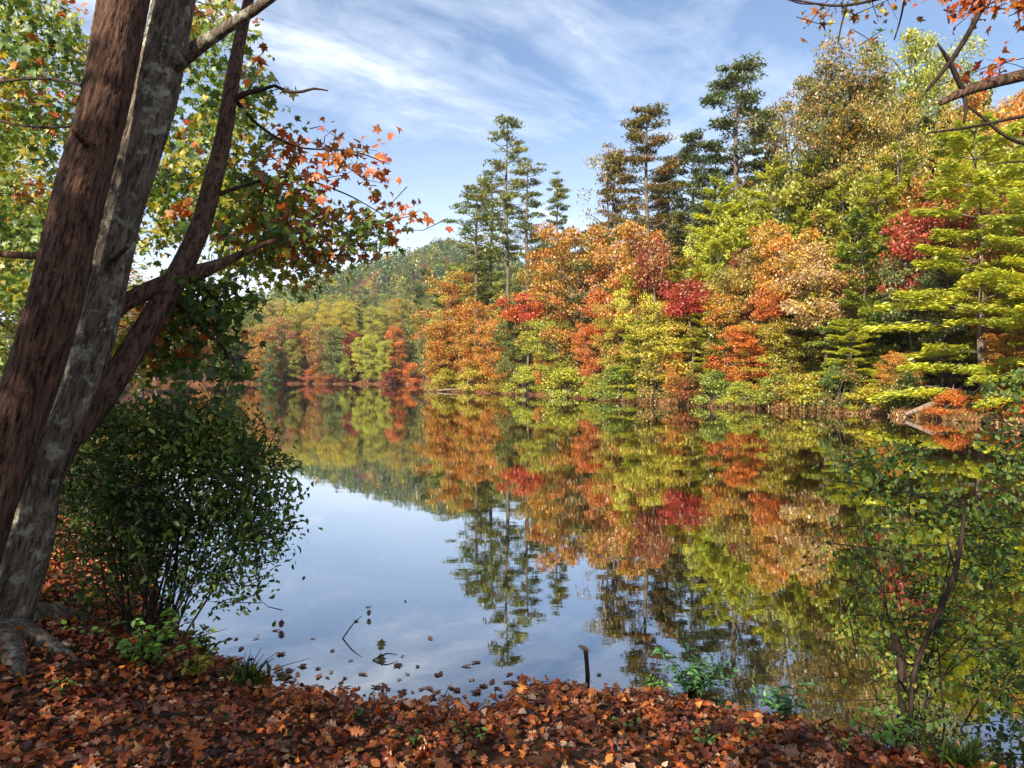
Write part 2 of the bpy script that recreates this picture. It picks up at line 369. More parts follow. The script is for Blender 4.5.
# ------------------------------------------------------------------ tree prototypes (meshes only; things are linked below)
def cards(pos, rng, size, flat=0.0, aspect=0.6, fwd=None):
    n = len(pos)
    nr = rng.normal(size=(n, 3)); nr[:, 2] = np.abs(nr[:, 2]) + flat
    fw = rng.normal(size=(n, 3)) if fwd is None else fwd + 0.35 * rng.normal(size=(n, 3))
    R = frames(fw, norm(nr))
    sz = size * rng.uniform(.6, 1.35, n)
    return place(CARD, CARD_F, pos, R, np.stack([sz * aspect, sz, sz], -1))
def broadleaf(seed, H=14, base=1.5, rx=4.0, ncl=105, per=170, leaf=0.25, cr=1.1, bias=0.45, taper=0.75, sides=6):
    rng = np.random.default_rng(seed); mb = MB(); tr = MB()
    lean = rng.normal(0, .04, 2)
    def axis(z): return np.stack([lean[0] * z + .25 * np.sin(z * .5 + seed), lean[1] * z + .25 * np.cos(z * .43 + seed)], -1) - np.array([.25 * math.sin(seed), .25 * math.cos(seed)])
    hs = np.linspace(-.4, H * .93, 8)
    tr.tube(np.column_stack([axis(hs), hs]), np.interp(hs, [-.4, .4, H * .93], [.30, .21, .03]) * H / 14, sides)
    cz = rng.uniform(0, 1, ncl); ang = rng.uniform(0, 2 * math.pi, ncl)
    prof = np.sqrt(np.clip(1 - ((cz - taper + .22) / (.60 if taper > .7 else .64)) ** 2, .03, 1))
    lob = 1 + .28 * np.sin(ang * 2 + seed) + .18 * np.sin(ang * 3 + seed * 2.1)
    r = rx * prof * lob * rng.uniform(0, 1, ncl) ** bias
    z = base + (H - base - cr * .4) * cz + rng.normal(0, .3, ncl)
    c = np.column_stack([axis(z) + np.stack([r * np.cos(ang), r * np.sin(ang)], -1), z])
    for k in range(ncl):
        rad = cr * rng.uniform(.6, 1.3)
        n = int(per * rng.uniform(.6, 1.3))
        q = norm(rng.normal(size=(n, 3))) * (rng.uniform(0, 1, n) ** .45)[:, None] * rad * np.array([1.15, 1.15, .55])
        q[:, 2] -= .10 * (q[:, 0] ** 2 + q[:, 1] ** 2)
        v, f = cards(c[k] + q, rng, leaf, .15); mb.add(v, f)
        if k % 3 == 0:
            z0 = max(base * .6, c[k, 2] - r[k] * .7); s = np.array([*axis(np.array([z0]))[0], z0])
            mid = (s + c[k]) / 2 + np.array([0, 0, .15 * r[k]])
            tr.tube([s, mid, c[k]], [.075 * H / 14, .05 * H / 14, .015], 5)
    return tr.mesh('trunk'), mb.mesh('crown', False), H, 2 * rx
def layered_pine(seed, H=16, base=1.2, rx=3.8, nwh=16, leaf=0.36, per=100, droop=.10, bare=0.0, gap=0.25, ragged=.3, curve=.8, jit=.12, up0=0.0):
    """white pine: whorls of near-level boughs carrying flat sprays of needles"""
    rng = np.random.default_rng(seed); mb = MB(); tr = MB()
    hs = np.linspace(-.4, H, 9); bend = rng.normal(0, .02, 2)
    ax = lambda z: np.array([bend[0] * z + .08 * math.sin(z * .6 + seed), bend[1] * z + .08 * math.cos(z * .5 + seed)])
    tr.tube(np.array([[*ax(z), z] for z in hs]), np.interp(hs, [-.4, .3, H], [.27, .20, .02]) * H / 16, 7)
    zs = np.linspace(base, H * .985, nwh) + rng.normal(0, jit, nwh)
    for wi, z in enumerate(zs):
        fz = min(1.0, max(0.0, (z - base) / (H - base)))
        L0 = rx * (1 - fz ** 1.3) ** curve + .35
        nb = int(rng.integers(4, 7)); a0 = rng.uniform(0, 6.28)
        for k in range(nb):
            if rng.uniform() < gap * (1 - .5 * fz): continue
            an = a0 + k * 2 * math.pi / nb + rng.normal(0, .2); L = L0 * rng.uniform(1 - ragged * 1.6, 1 + ragged * .6)
            d = np.array([math.cos(an), math.sin(an), 0]); s = np.array([*ax(z), z])
            up = rng.uniform(.05, .30) + .35 * fz + up0 * rng.uniform(0, 2)
            tip = s + d * L + np.array([0, 0, L * up - droop * L * L * .35])
            mid = s + d * L * .5 + np.array([0, 0, L * .5 * up + .05])
            tr.tube([s, mid, tip], [.05, .035, .01], 4)
            side = np.array([-d[1], d[0], 0])
            n = int(per * L * rng.uniform(.8, 1.2))
            tt = rng.uniform(.22 + bare, 1.05, n) ** .8
            wd = .34 * L * np.clip(1.25 - tt, .18, 1) * rng.uniform(-1, 1, n)
            pts = ((1 - tt) ** 2)[:, None] * s + (2 * tt * (1 - tt))[:, None] * mid + (tt ** 2)[:, None] * tip + side * wd[:, None]
            pts[:, 2] += rng.normal(.05, .11, n) - .14 * np.abs(wd)
            fw = d[None] + side[None] * (np.sign(wd) * .7)[:, None]
            v, f = cards(pts, rng, leaf, .8, .36, fw); mb.add(v, f)
    return tr.mesh('trunk'), mb.mesh('crown', False), H, 2 * rx
def tall_pine(seed, H=30, base=14, rx=3.2, ncl=46, per=66, leaf=.40, dead=7, cone=0):
    """old pine: a long bare stem, tufted plates of needles on uneven boughs near the top"""
    rng = np.random.default_rng(seed); mb = MB(); tr = MB()
    ax = lambda z: np.array([.010 * z * math.sin(seed) + .12 * math.sin(z * .3 + seed), .1 * math.cos(z * .3)])
    hs = np.linspace(-.4, H, 12)
    tr.tube(np.array([[*ax(z), z] for z in hs]), np.interp(hs, [-.4, .5, H * .7, H], [.34, .27, .15, .03]), 7)
    for k in range(ncl):
        fz = (k + rng.uniform(0, 1)) / ncl; z = base + (H - base) * fz
        L = rx * (.45 + .65 * math.sin(math.pi * min(1, fz * .75 + .18))) * rng.uniform(.45, 1.15) * (1.0 if fz < .8 else .75)
        if cone: L = rx * ((1 - fz) ** .75 + .14) * rng.uniform(.55, 1.15)
        an = k * 2.4 + rng.normal(0, .5); d = np.array([math.cos(an), math.sin(an), 0]); s = np.array([*ax(z), z])
        tip = s + d * L + np.array([0, 0, L * (rng.uniform(-.05, .45) + .25 * cone)]); mid = (s + tip) / 2 - np.array([0, 0, .08 * L])
        tr.tube([s, mid, tip], [.055, .04, .012], 4)
        for q in range(rng.integers(1, 4)):
            c = s + (tip - s) * rng.uniform(.5, 1.05) + rng.normal(0, .22, 3)
            n = int(per * rng.uniform(.5, 1.2))
            p = c + norm(rng.normal(size=(n, 3))) * (rng.uniform(0, 1, n) ** .5)[:, None] * np.array([.85, .85, .24 - .06 * cone]) * rng.uniform(.7, 1.25)
            v, f = cards(p, rng, leaf, 1.0, .32); mb.add(v, f)
    for k in range(dead):
        z = rng.uniform(base * .5, base); an = rng.uniform(0, 6.28); L = rng.uniform(.6, 1.8); s = np.array([*ax(z), z])
        tr.tube([s, s + np.array([math.cos(an) * L, math.sin(an) * L, rng.uniform(-.3, .2)])], [.035, .01], 4)
    return tr.mesh('trunk'), mb.mesh('crown', False), H, 2 * rx
def bush(seed, H=3.0, rx=2.0, ncl=38, per=170, leaf=.15):
    rng = np.random.default_rng(seed); mb = MB(); tr = MB()
    for k in range(ncl):
        an = rng.uniform(0, 6.28); e = rng.uniform(0, 1) ** .7; r = rx * math.cos(e * 1.4) * rng.uniform(.35, .95); z = .12 + (H - .5) * e * rng.uniform(.8, 1.05)
        c = np.array([r * math.cos(an), r * math.sin(an), z]); n = int(per * rng.uniform(.6, 1.2))
        p = c + norm(rng.normal(size=(n, 3))) * (rng.uniform(0, 1, n) ** .45)[:, None] * np.array([.75, .75, .42]) * rng.uniform(.6, 1.25)
        v, f = cards(p, rng, leaf, .5); mb.add(v, f)
        if k % 2 == 0:
            s = np.array([rng.normal(0, .2), rng.normal(0, .2), -.3]); tr.tube([s, (s + c) / 2 + np.array([0, 0, .25]), c], [.045, .03, .01], 4)
    return tr.mesh('stems'), mb.mesh('foliage', False), H, 2 * rx

SHADE = [broadleaf(81, H=9, base=1.2, rx=3.0, ncl=75, per=90, leaf=.16, cr=.9), broadleaf(82, H=9, base=1.0, rx=3.0, ncl=75, per=90, leaf=.16, cr=.9)]
BIG = [broadleaf(71, H=22, base=3, rx=5.4, ncl=190, per=220, leaf=.22, cr=1.25, taper=.8), broadleaf(72, H=22, base=4, rx=5.0, ncl=180, per=220, leaf=.22, cr=1.2, taper=.86)]
PROTO = {
    'B': [broadleaf(s, rx=r, taper=tp) for s, r, tp in ((1, 4.0, .75), (2, 3.6, .7), (3, 4.4, .85), (4, 3.4, .65), (5, 4.2, .8))],
    'K': [broadleaf(61, base=7.2, rx=3.2, ncl=60), broadleaf(62, base=8, rx=2.8, ncl=46), broadleaf(63, base=9.8, rx=2.0, ncl=30)],
    'S': [broadleaf(11, rx=3.4, ncl=60, per=60, leaf=.22, cr=.95, base=3.5), broadleaf(12, rx=3.2, ncl=52, per=70, leaf=.21, cr=.85, base=4)],
    'W': [layered_pine(21, curve=.5), layered_pine(22, rx=4.2, nwh=14, curve=.45, jit=.25), layered_pine(24, rx=4.4, nwh=15, gap=.12, per=150, leaf=.30, curve=.42, jit=.2, droop=.14), layered_pine(23, rx=3.6, nwh=17, gap=.3, curve=.55, jit=.2)],
    'G': [tall_pine(31, H=24, base=11, rx=3.3, ncl=46, per=95, leaf=.36, cone=1), tall_pine(34, H=24, base=8, rx=3.4, ncl=54, per=95, leaf=.36, cone=1)],
    'T': [tall_pine(41), tall_pine(42, base=11, ncl=60), tall_pine(43, base=17, ncl=34, rx=2.4)],
    'H': [bush(51), bush(52, rx=2.4), bush(53, rx=1.7, ncl=28)],
}
NAMES = {'B': 'broadleaf_tree', 'K': 'broadleaf_tree', 'S': 'sparse_tree', 'W': 'white_pine', 'G': 'pine_tree', 'T': 'tall_pine', 'H': 'shrub'}
CATS = {'B': 'tree', 'K': 'tree', 'S': 'tree', 'W': 'tree', 'G': 'tree', 'T': 'tree', 'H': 'shrub'}
for k, lst in (*PROTO.items(), ('B', BIG), ('B', SHADE)):
    for tm, cm, _, _ in lst:
        tm.materials.append(M_BARK_FAR); cm.materials.append(M_NEEDLE if k in 'WGT' else M_FOL)
C = dict(yg=(.52, .50, .045), yel=(.56, .42, .06), org=(.62, .23, .03), ror=(.60, .15, .03), red=(.52, .07, .035), crim=(.28, .035, .025),
         grn=(.13, .20, .035), lgr=(.38, .43, .06), dgr=(.055, .10, .03), olv=(.28, .27, .05), brn=(.25, .14, .06), tan=(.56, .38, .20),
         png=(.10, .15, .055), gold=(.48, .31, .04), pink=(.50, .16, .08), blu=(.07, .12, .08), lime=(.62, .62, .055), rust=(.34, .10, .03), dol=(.16, .17, .03), orust=(.34, .19, .045), bark=(.5, .5, .5))
_count = [0]
def tree(kind, var, px, back, top, width, c1, c2, label, group=None, Y=None):
    """a tree rooted on the slope BACK metres behind the shore in direction PX, as tall as TOP asks"""
    tm, cm, H0, W0 = PROTO[kind][var % len(PROTO[kind])]
    Yp = Y if Y else float(S(px)) + back
    X = (px - 512) / F * Yp; g = float(far_h(X, Yp))
    ztop = EYE + (HOR - top) / F * Yp
    H = max(ztop - g, 0.6)
    sz = H / H0
    sx = (width / F * Yp) / W0 if width else sz
    if kind == 'B' and H > 17.5:
        tm, cm, H0, W0 = BIG[var % 2]; sz = H / H0
        sx = (width / F * Yp) / W0 if width else sz
    sx = max(sx, sz * (.55 if kind in 'BKSW' else .5))
    rng = np.random.default_rng(int(px * 7 + top * 13 + back * 31) % 99991)
    o = empty(NAMES[kind], (X, Yp, g - .05), rng.uniform(0, 6.28)); o.scale = (sx, sx, sz)
    tag(o, label, CATS[kind], group)
    tr = obj('stems' if kind == 'H' else 'trunk', tm, None, o); cr = obj('foliage' if kind == 'H' else 'crown', cm, None, o)
    j = rng.uniform(.88, 1.12)
    cr.color = (*[x * j for x in C[c1]], 1); cr['second_tint'] = [x * j for x in C[c2]]
    _count[0] += 1
    return o
g_pen = 'trees on the wooded point'; g_r = 'trees along the right hand shore'; g_far = 'trees along the distant shore'
# --- tall trees that break the skyline
tree('T', 0, 507, 5, 119, 62, 'png', 'olv', 'tallest thin pine on the point, long bare trunk and tufted crown', g_pen)
tree('T', 1, 476, 8, 184, 62, 'grn', 'olv', 'thin pine with ragged green crown left of the tallest thin pine', g_pen)
tree('T', 2, 527, 7, 163, 44, 'png', 'olv', 'slender pine with a tiny top tuft right of the tallest thin pine', g_pen)
tree('T', 1, 490, 14, 170, 56, 'grn', 'olv', 'pale green pine half hidden between the thin pines of the point', g_pen)
tree('G', 1, 558, 12, 178, 44, 'png', 'olv', 'small conical pine tip poking up left of the orange maple tops', g_r)
tree('S', 0, 606, 14, 136, 58, 'brn', 'olv', 'thin brown leaved tree against the sky left of the golden pine', g_r)
tree('G', 0, 648, 12, 110, 84, 'dol', 'orust', 'golden brown pine with tiered boughs standing alone on the skyline', g_r)
tree('G', 1, 690, 15, 134, 72, 'png', 'dol', 'olive pine between the golden pine and the tallest dark pine', g_r)
tree('S', 1, 668, 24, 172, 66, 'blu', 'png', 'bluish green thin tree between two skyline pines', g_r)
tree('G', 0, 738, 17, 66, 104, 'dol', 'png', 'highest dark tiered pine rising well above the mixed slope', g_r)
tree('G', 1, 616, 16, 150, 66, 'orust', 'dol', 'bronze pine just left of the golden brown pine', g_r)
tree('G', 1, 668, 20, 160, 66, 'png', 'dol', 'green pine filling the gap between golden brown pine and olive pine', g_r)
tree('G', 0, 714, 20, 146, 66, 'dol', 'png', 'green pine just left of the highest dark pine', g_r)
tree('G', 1, 764, 20, 112, 76, 'dol', 'orust', 'bronze green pine right beside the highest dark pine', g_r)
tree('S', 1, 786, 18, 92, 80, 'brn', 'olv', 'bare looking brown twigged tree right of the highest dark pine', g_r)
tree('B', 0, 852, 13, 55, 130, 'dol', 'orust', 'big round olive and rust crown on the skyline', g_r)
tree('B', 2, 907, 18, 42, 110, 'lgr', 'yg', 'tall bright green crown touching the bare overhanging bough', g_r)
tree('S', 0, 938, 22, 58, 80, 'grn', 'olv', 'thin green top right of the bright green crown', g_r)
tree('B', 4, 885, 14, 78, 120, 'dol', 'lgr', 'broad olive crown filling the skyline between the rust crown and bright green crown', g_r)
tree('B', 0, 822, 15, 92, 90, 'dol', 'gold', 'gold flecked crown on the left shoulder of the big round crown', g_r)
tree('B', 3, 985, 17, 92, 100, 'gold', 'org', 'golden orange crown behind the thick bare bough', g_r)
tree('B', 1, 1030, 15, 84, 90, 'org', 'gold', 'orange crown at the frame edge below the thick bare bough', g_r)
# --- the right hand slope, middle rows
tree('B', 2, 583, 5, 222, 86, 'org', 'gold', 'big burnt orange maple left of the golden pine', g_r)
tree('B', 1, 640, 7, 222, 72, 'org', 'gold', 'orange maple directly under the golden pine', g_r)
tree('B', 3, 614, 9, 240, 60, 'tan', 'org', 'dusty tan crown wedged between the two orange maples', g_r)
tree('K', 2, 658, 5.5, 238, 34, 'crim', 'orust', 'narrow dark crimson tree right of the orange maple', g_r)
tree('K', 2, 694, 2.6, 278, 44, 'red', 'crim', 'bright crimson tree in the middle of the green slope', g_r)
tree('K', 2, 530, 2.6, 292, 34, 'red', 'ror', 'scarlet tree beside the bare pine trunks of the point', g_r)
tree('B', 4, 593, 2.5, 318, 34, 'ror', 'org', 'small red orange tree low on the bank between green bushes', g_r)
tree('K', 0, 606, 4, 290, 44, 'ror', 'org', 'red orange crown below the dusty tan crown', g_r)
tree('W', 0, 722, 8, 182, 90, 'lime', 'lgr', 'yellow green white pine below the olive skyline pine', g_r)
tree('B', 1, 672, 3, 300, 70, 'yg', 'yel', 'yellow green tree with golden tips left of the bright crimson tree', g_r)
tree('W', 2, 640, 2.5, 322, 70, 'lgr', 'yg', 'fresh green young pine under the orange maple', g_r)
tree('B', 2, 560, 3, 318, 60, 'lgr', 'yg', 'bright lime green tree under the big burnt orange maple', g_r)
tree('W', 1, 688, 6, 262, 80, 'yg', 'gold', 'yellow tinged pine directly behind the bright crimson tree', g_r)
tree('B', 3, 744, 2.5, 322, 54, 'ror', 'org', 'red orange tree low on the bank right of the bright crimson tree', g_r)
tree('B', 0, 730, 5, 262, 60, 'gold', 'olv', 'gold and olive crown above the low red orange tree', g_r)
tree('W', 1, 772, 8, 168, 96, 'lime', 'lgr', 'broad yellow green pine below the highest dark pine', g_r)
tree('K', 1, 790, 5, 222, 50, 'org', 'gold', 'orange tree with a dark gap beneath it in mid slope', g_r)
tree('K', 0, 758, 6, 250, 46, 'rust', 'olv', 'rust brown crown left of the mid slope orange tree', g_r)
tree('K', 0, 824, 3.2, 246, 70, 'tan', 'gold', 'pale tan tree losing its leaves on the slope', g_r)
tree('W', 0, 812, 9, 160, 84, 'lgr', 'yg', 'green pine between the yellow green pine and the big olive crown', g_r)
tree('W', 2, 866, 4, 212, 92, 'grn', 'lgr', 'dark layered pine right of the pale tan tree', g_r)
tree('W', 1, 842, 8, 190, 90, 'yg', 'lgr', 'sunlit pine tier under the big olive crown', g_r)
tree('W', 0, 902, 9, 150, 96, 'yg', 'lgr', 'lime green pine below the tall bright green crown', g_r)
tree('K', 0, 936, 4.5, 208, 78, 'red', 'rust', 'deep red maple left of the bright layered pine', g_r)
tree('W', 2, 985, 3.2, 122, 185, 'lime', 'lgr', 'big bright yellow green pine with flat layered boughs at the frame edge', g_r)
tree('W', 2, 1046, 2.5, 165, 160, 'lime', 'lgr', 'yellow green pine cut off by the frame edge', g_r)
tree('B', 2, 1015, 6, 190, 70, 'org', 'rust', 'orange leaves showing between the boughs of the layered pines', g_r)
tree('B', 0, 900, 14, 220, 90, 'dgr', 'grn', 'very dark green tree filling the gap left of the red maple', g_r)
tree('K', 1, 914, 3.6, 256, 44, 'dgr', 'olv', 'slim pale trunked tree in front of the dark gap', g_r)
tree('K', 0, 942, 3.3, 262, 44, 'olv', 'dgr', 'slim pale trunk just right of the dark gap', g_r)
for k_, (kd, px_, bk_, tp_, wd_, a_, b_, lb_) in enumerate((
    ('B', 752, 10, 196, 80, 'lime', 'lgr', 'lime crown between the two broad yellow green pines'), ('B', 800, 11, 186, 84, 'yg', 'olv', 'rounded yellow green crown above the mid slope orange tree'),
    ('W', 880, 6, 178, 100, 'lime', 'lgr', 'layered yellow pine left above the red maple'), ('B', 955, 10, 152, 90, 'yg', 'gold', 'yellow green crown above the red maple'),
    ('W', 712, 4, 300, 60, 'lgr', 'yg', 'young pine right beside the bright crimson tree foot'), ('B', 770, 3, 318, 56, 'yg', 'gold', 'gold flecked tree right of the low red orange tree'),
    ('W', 850, 2.6, 320, 80, 'lime', 'lgr', 'low spreading pine under the dark layered pine'), ('B', 625, 5, 296, 50, 'yg', 'gold', 'yellow green tree between red orange crown and golden tipped tree'),
    ('W', 950, 7.5, 246, 110, 'yg', 'lgr', 'second layered pine behind the big bright one'), ('B', 1005, 9, 140, 90, 'lime', 'lgr', 'lime crown behind the top of the big layered pine'))):
    tree(kd, k_, px_, bk_, tp_, wd_, a_, b_, lb_, g_r)
for k_, (kd, px_, bk_, tp_, wd_, a_, b_, lb_) in enumerate((
    ('K', 776, 3.5, 282, 34, 'org', 'ror', 'small orange crown under the mid slope orange tree'), ('B', 822, 9, 212, 44, 'org', 'olv', 'orange crown poking out below the gold flecked crown'),
    ('K', 852, 4.5, 258, 36, 'rust', 'olv', 'rusty crown squeezed between the pale tan tree and the dark layered pine'), ('B', 1002, 3.0, 330, 40, 'org', 'gold', 'orange tree low beneath the big layered pine'),
    ('B', 900, 2.2, 350, 36, 'gold', 'org', 'gold low tree at the foot of the slim pale trunked tree'), ('B', 676, 2.0, 346, 30, 'org', 'gold', 'small orange tree at the water below the bright crimson tree'),
    ('K', 727, 3.5, 292, 34, 'gold', 'org', 'gold crown just right of the bright crimson tree'), ('B', 640, 6, 268, 40, 'lime', 'yg', 'lime crown wedged below the orange maple under the golden brown pine'),
    ('B', 706, 9, 226, 44, 'lime', 'lgr', 'slim lime tree left of the yellow green white pine'), ('B', 868, 10, 152, 50, 'lime', 'dol', 'lime crown low in front of the big rust and olive crown'),
    ('K', 915, 8, 176, 44, 'orust', 'org', 'rusty orange crown above the red maple'), ('B', 548, 3, 336, 34, 'org', 'gold', 'slim orange tree between lime green tree and scarlet tree'))):
    tree(kd, k_ if kd == 'B' else 2, px_, bk_, tp_, wd_, a_, b_, lb_, g_r)
# --- the wooded point
tree('B', 1, 452, 5, 270, 50, 'org', 'gold', 'tall orange tree at the tip of the point', g_pen)
tree('B', 0, 440, 2.5, 318, 44, 'gold', 'org', 'amber tree leaning over the water at the tip of the point', g_pen)
tree('B', 4, 480, 4, 300, 60, 'gold', 'org', 'amber tree below the thin pines of the point', g_pen)
tree('B', 2, 498, 2.5, 318, 44, 'org', 'gold', 'orange tree at the foot of the tallest thin pine', g_pen)
tree('B', 3, 518, 2.5, 318, 44, 'olv', 'grn', 'dark olive tree right of the tallest thin pine foot', g_pen)
tree('B', 0, 545, 6, 262, 50, 'olv', 'gold', 'olive crown between the scarlet tree and burnt orange maple', g_pen)
tree('B', 3, 470, 12, 262, 50, 'yg', 'olv', 'yellow green crown behind the amber trees of the point', g_pen)
tree('B', 0, 533, 16, 232, 50, 'grn', 'olv', 'dark green crown behind the scarlet tree', g_pen)
# --- shrubs and low trees at the waterline
for var, px, bk, top, wd, c1, c2, lb in (
    (0, 446, 1.0, 362, 40, 'yel', 'yg', 'yellow bush at the very tip of the point'),
    (1, 472, .9, 357, 46, 'yg', 'yel', 'yellow green bush right of the yellow bush on the point'),
    (2, 497, .9, 366, 34, 'olv', 'gold', 'olive bush under the tallest thin pine'),
    (1, 527, .9, 361, 50, 'lgr', 'yg', 'round green bush at the water below the scarlet tree'),
    (0, 566, .8, 356, 56, 'lgr', 'yg', 'lime green bush at the water below the burnt orange maple'),
    (2, 596, .9, 366, 40, 'yg', 'lgr', 'yellow green bush right of the lime green bush'),
    (0, 622, .9, 350, 56, 'lgr', 'grn', 'leaf green bush under the fresh green young pine'),
    (1, 655, .9, 346, 64, 'olv', 'orust', 'olive bush under the golden tipped tree'),
    (2, 690, 1.0, 352, 50, 'olv', 'rust', 'olive and rust bush below the bright crimson tree'),
    (0, 716, 1.0, 362, 44, 'grn', 'lgr', 'green bush left of the low red orange tree'),
    (1, 742, .9, 368, 50, 'yg', 'lgr', 'yellow green bush below the low red orange tree'),
    (2, 774, 1.0, 352, 52, 'olv', 'lgr', 'olive bush below the mid slope orange tree'),
    (0, 806, .9, 358, 66, 'yg', 'orust', 'pale yellow green bush below the pale tan tree'),
    (1, 842, 1.0, 352, 66, 'grn', 'orust', 'spreading green bush right of the pale yellow green bush'),
    (2, 876, 1.0, 362, 56, 'yg', 'gold', 'yellow green bush under the dark layered pine'),
    (0, 905, 1.6, 360, 50, 'olv', 'grn', 'olive bush at the foot of the slim pale trunk'),
    (1, 950, 1.0, 384, 50, 'org', 'ror', 'orange bush beside the pale driftwood'),
    (0, 985, 1.1, 374, 52, 'org', 'gold', 'bright orange bush under the big layered pine'),
    (2, 1026, 1.1, 378, 50, 'ror', 'org', 'red orange bush cut by the frame edge')):
    tree('H', var, px, bk * (.9 if px > 610 else .4), top + 4 + (px // 7 % 3) * (7 if px > 610 else 2), wd * 1.1, c1, c2, lb, 'bushes at the far waterline')
# --- deeper trees of the right hand wood, seen in pieces between the front ones
rng = np.random.default_rng(5)
LB = {'olv': 'olive tree deep in the right hand wood, seen in pieces', 'lgr': 'green tree deep in the right hand wood, seen in pieces', 'gold': 'golden tree deep in the right hand wood, seen in pieces',
      'rust': 'rust coloured tree deep in the right hand wood, seen in pieces', 'dgr': 'dark tree deep in the right hand wood, seen in pieces'}
sky_x = [430, 470, 540, 580, 640, 700, 740, 800, 850, 920, 1000, 1100, 1300]; sky_y = [300, 262, 258, 228, 210, 185, 160, 125, 85, 80, 100, 90, 60]
pool = ['olv', 'lgr', 'olv', 'rust', 'dgr', 'olv', 'dgr', 'lgr']
for k, px in enumerate(np.linspace(440, 1120, 44)):
    bk = rng.uniform(8, 22) if k % 2 else rng.uniform(18, 34)
    c1 = pool[rng.integers(len(pool))]; tp = np.interp(px, sky_x, sky_y) + rng.uniform(0, 46)
    tree('BWB'[k % 3], k, px + rng.uniform(-6, 6), bk, tp, rng.uniform(56, 90), c1, 'olv' if c1 != 'olv' else 'gold', LB[c1], 'trees deep in the right hand wood')
for px, bk, tp in ((1120, 4, 150), (1180, 6, 60), (1260, 5, 90), (1340, 7, 20)):
    tree('W', int(px), px, bk, tp, 160, 'yg', 'olv', 'pine beyond the frame edge on the right hand shore', 'pines beyond the frame edge')
# --- distant shore
for k, (kd, px, bk, top, wd, c1, c2, lb) in enumerate((
    ('B', 246, 5, 322, 34, 'olv', 'gold', 'olive tree nearest the left end of the distant shore'),
    ('B', 262, 3, 332, 30, 'org', 'gold', 'amber orange tree at the left of the distant shore'),
    ('B', 282, 4, 316, 30, 'pink', 'olv', 'tall salmon tree left of centre on the distant shore'),
    ('B', 303, 3, 330, 28, 'org', 'gold', 'orange tree right of the tall salmon tree'),
    ('B', 319, 3.5, 326, 22, 'rust', 'olv', 'rust tree beside the distant orange tree'),
    ('H', 312, 1, 366, 26, 'org', 'pink', 'small orange bush on the distant waterline'),
    ('B', 334, 4, 326, 26, 'grn', 'olv', 'green tree between rust and crimson on the distant shore'),
    ('B', 353, 5, 330, 24, 'crim', 'red', 'small crimson tree on the distant shore'),
    ('H', 346, 1, 352, 14, 'lgr', 'yg', 'narrow bright green bush on the distant shore'),
    ('B', 368, 2, 334, 28, 'lgr', 'yg', 'lime green rounded tree on the distant shore'),
    ('B', 384, 3, 338, 20, 'yg', 'lgr', 'yellow green tree right of the lime green rounded tree'),
    ('B', 395, 4, 326, 24, 'org', 'ror', 'orange tree in front of the dark distant pines'),
    ('H', 411, 1, 360, 28, 'org', 'ror', 'orange bush near the tip of the wooded point'),
    ('W', 416, 6, 286, 30, 'dgr', 'png', 'dark green pine left of the wooded point'),
    ('W', 425, 10, 270, 36, 'dgr', 'olv', 'dark pine half hidden behind the wooded point'),
    ('W', 362, 12, 298, 28, 'png', 'olv', 'dark pine above the small crimson tree'),
    ('B', 376, 8, 306, 32, 'olv', 'yg', 'olive crown above the lime green rounded tree'),
    ('B', 400, 10, 296, 32, 'gold', 'olv', 'gold crown left of the dark distant pines'),
    ('S', 428, 3, 312, 20, 'tan', 'brn', 'pale bare tree left of the amber tree of the point'),
    ('B', 342, 9, 300, 30, 'yg', 'gold', 'yellow green crown above the distant green tree'),
    ('B', 322, 10, 302, 32, 'gold', 'yg', 'yellow crown above the distant rust tree'),
    ('B', 300, 11, 300, 34, 'yg', 'yel', 'yellow green crown above the tall salmon tree'),
    ('B', 272, 11, 300, 36, 'tan', 'yg', 'pale yellow crown above the amber orange tree'),
    ('B', 293, 2.5, 338, 18, 'olv', 'yg', 'olive tree squeezed between the tall salmon tree and the distant orange tree'),
    ('B', 270, 2, 342, 18, 'grn', 'olv', 'small green tree in front of the amber orange tree'),
    ('H', 268, 1, 368, 28, 'grn', 'dgr', 'low dark bush at the left of the distant waterline'),
    ('H', 332, 1, 372, 24, 'pink', 'rust', 'dull pink bush on the distant waterline'),
    ('H', 390, 1, 370, 24, 'rust', 'crim', 'wine red bush on the distant waterline'),
    ('B', 228, 5, 318, 36, 'grn', 'olv', 'green tree on the distant shore behind the maple leaves'),
    ('B', 205, 5, 312, 38, 'org', 'gold', 'orange tree on the distant shore behind the maple leaves'),
    ('B', 180, 6, 308, 40, 'olv', 'grn', 'olive tree on the distant shore behind the maple leaves'),
    ('B', 155, 6, 304, 42, 'gold', 'olv', 'golden tree on the distant shore behind the leaning limb'))):
    tree(kd, k, px, bk, top, wd, c1, c2, lb, g_far)
rng = np.random.default_rng(9)
LB2 = {'olv': 'olive tree on the wooded rise above the distant shore', 'yg': 'yellow green tree on the wooded rise above the distant shore',
       'gold': 'golden tree on the wooded rise above the distant shore', 'png': 'dark tree on the wooded rise above the distant shore', 'grn': 'green tree on the wooded rise above the distant shore'}
for k in range(56):
    px = 180 + (k * 4.9) + rng.uniform(-4, 4); row = k % 3
    bk = (18, 38, 70)[row] + rng.uniform(-5, 8)
    tp = np.interp(px, [180, 290, 340, 420, 460], [(306, 306, 306, 300, 296), (300, 300, 298, 288, 284), (294, 294, 290, 282, 276)][row]) + rng.uniform(-3, 14)
    c1 = ['olv', 'yg', 'gold', 'png', 'grn', 'olv', 'grn'][rng.integers(7)]
    tree('BBWB'[k % 4], k, px, bk, tp, rng.uniform(24, 36), c1, 'olv' if c1 != 'olv' else 'grn', LB2[c1], 'trees on the rise above the distant shore')
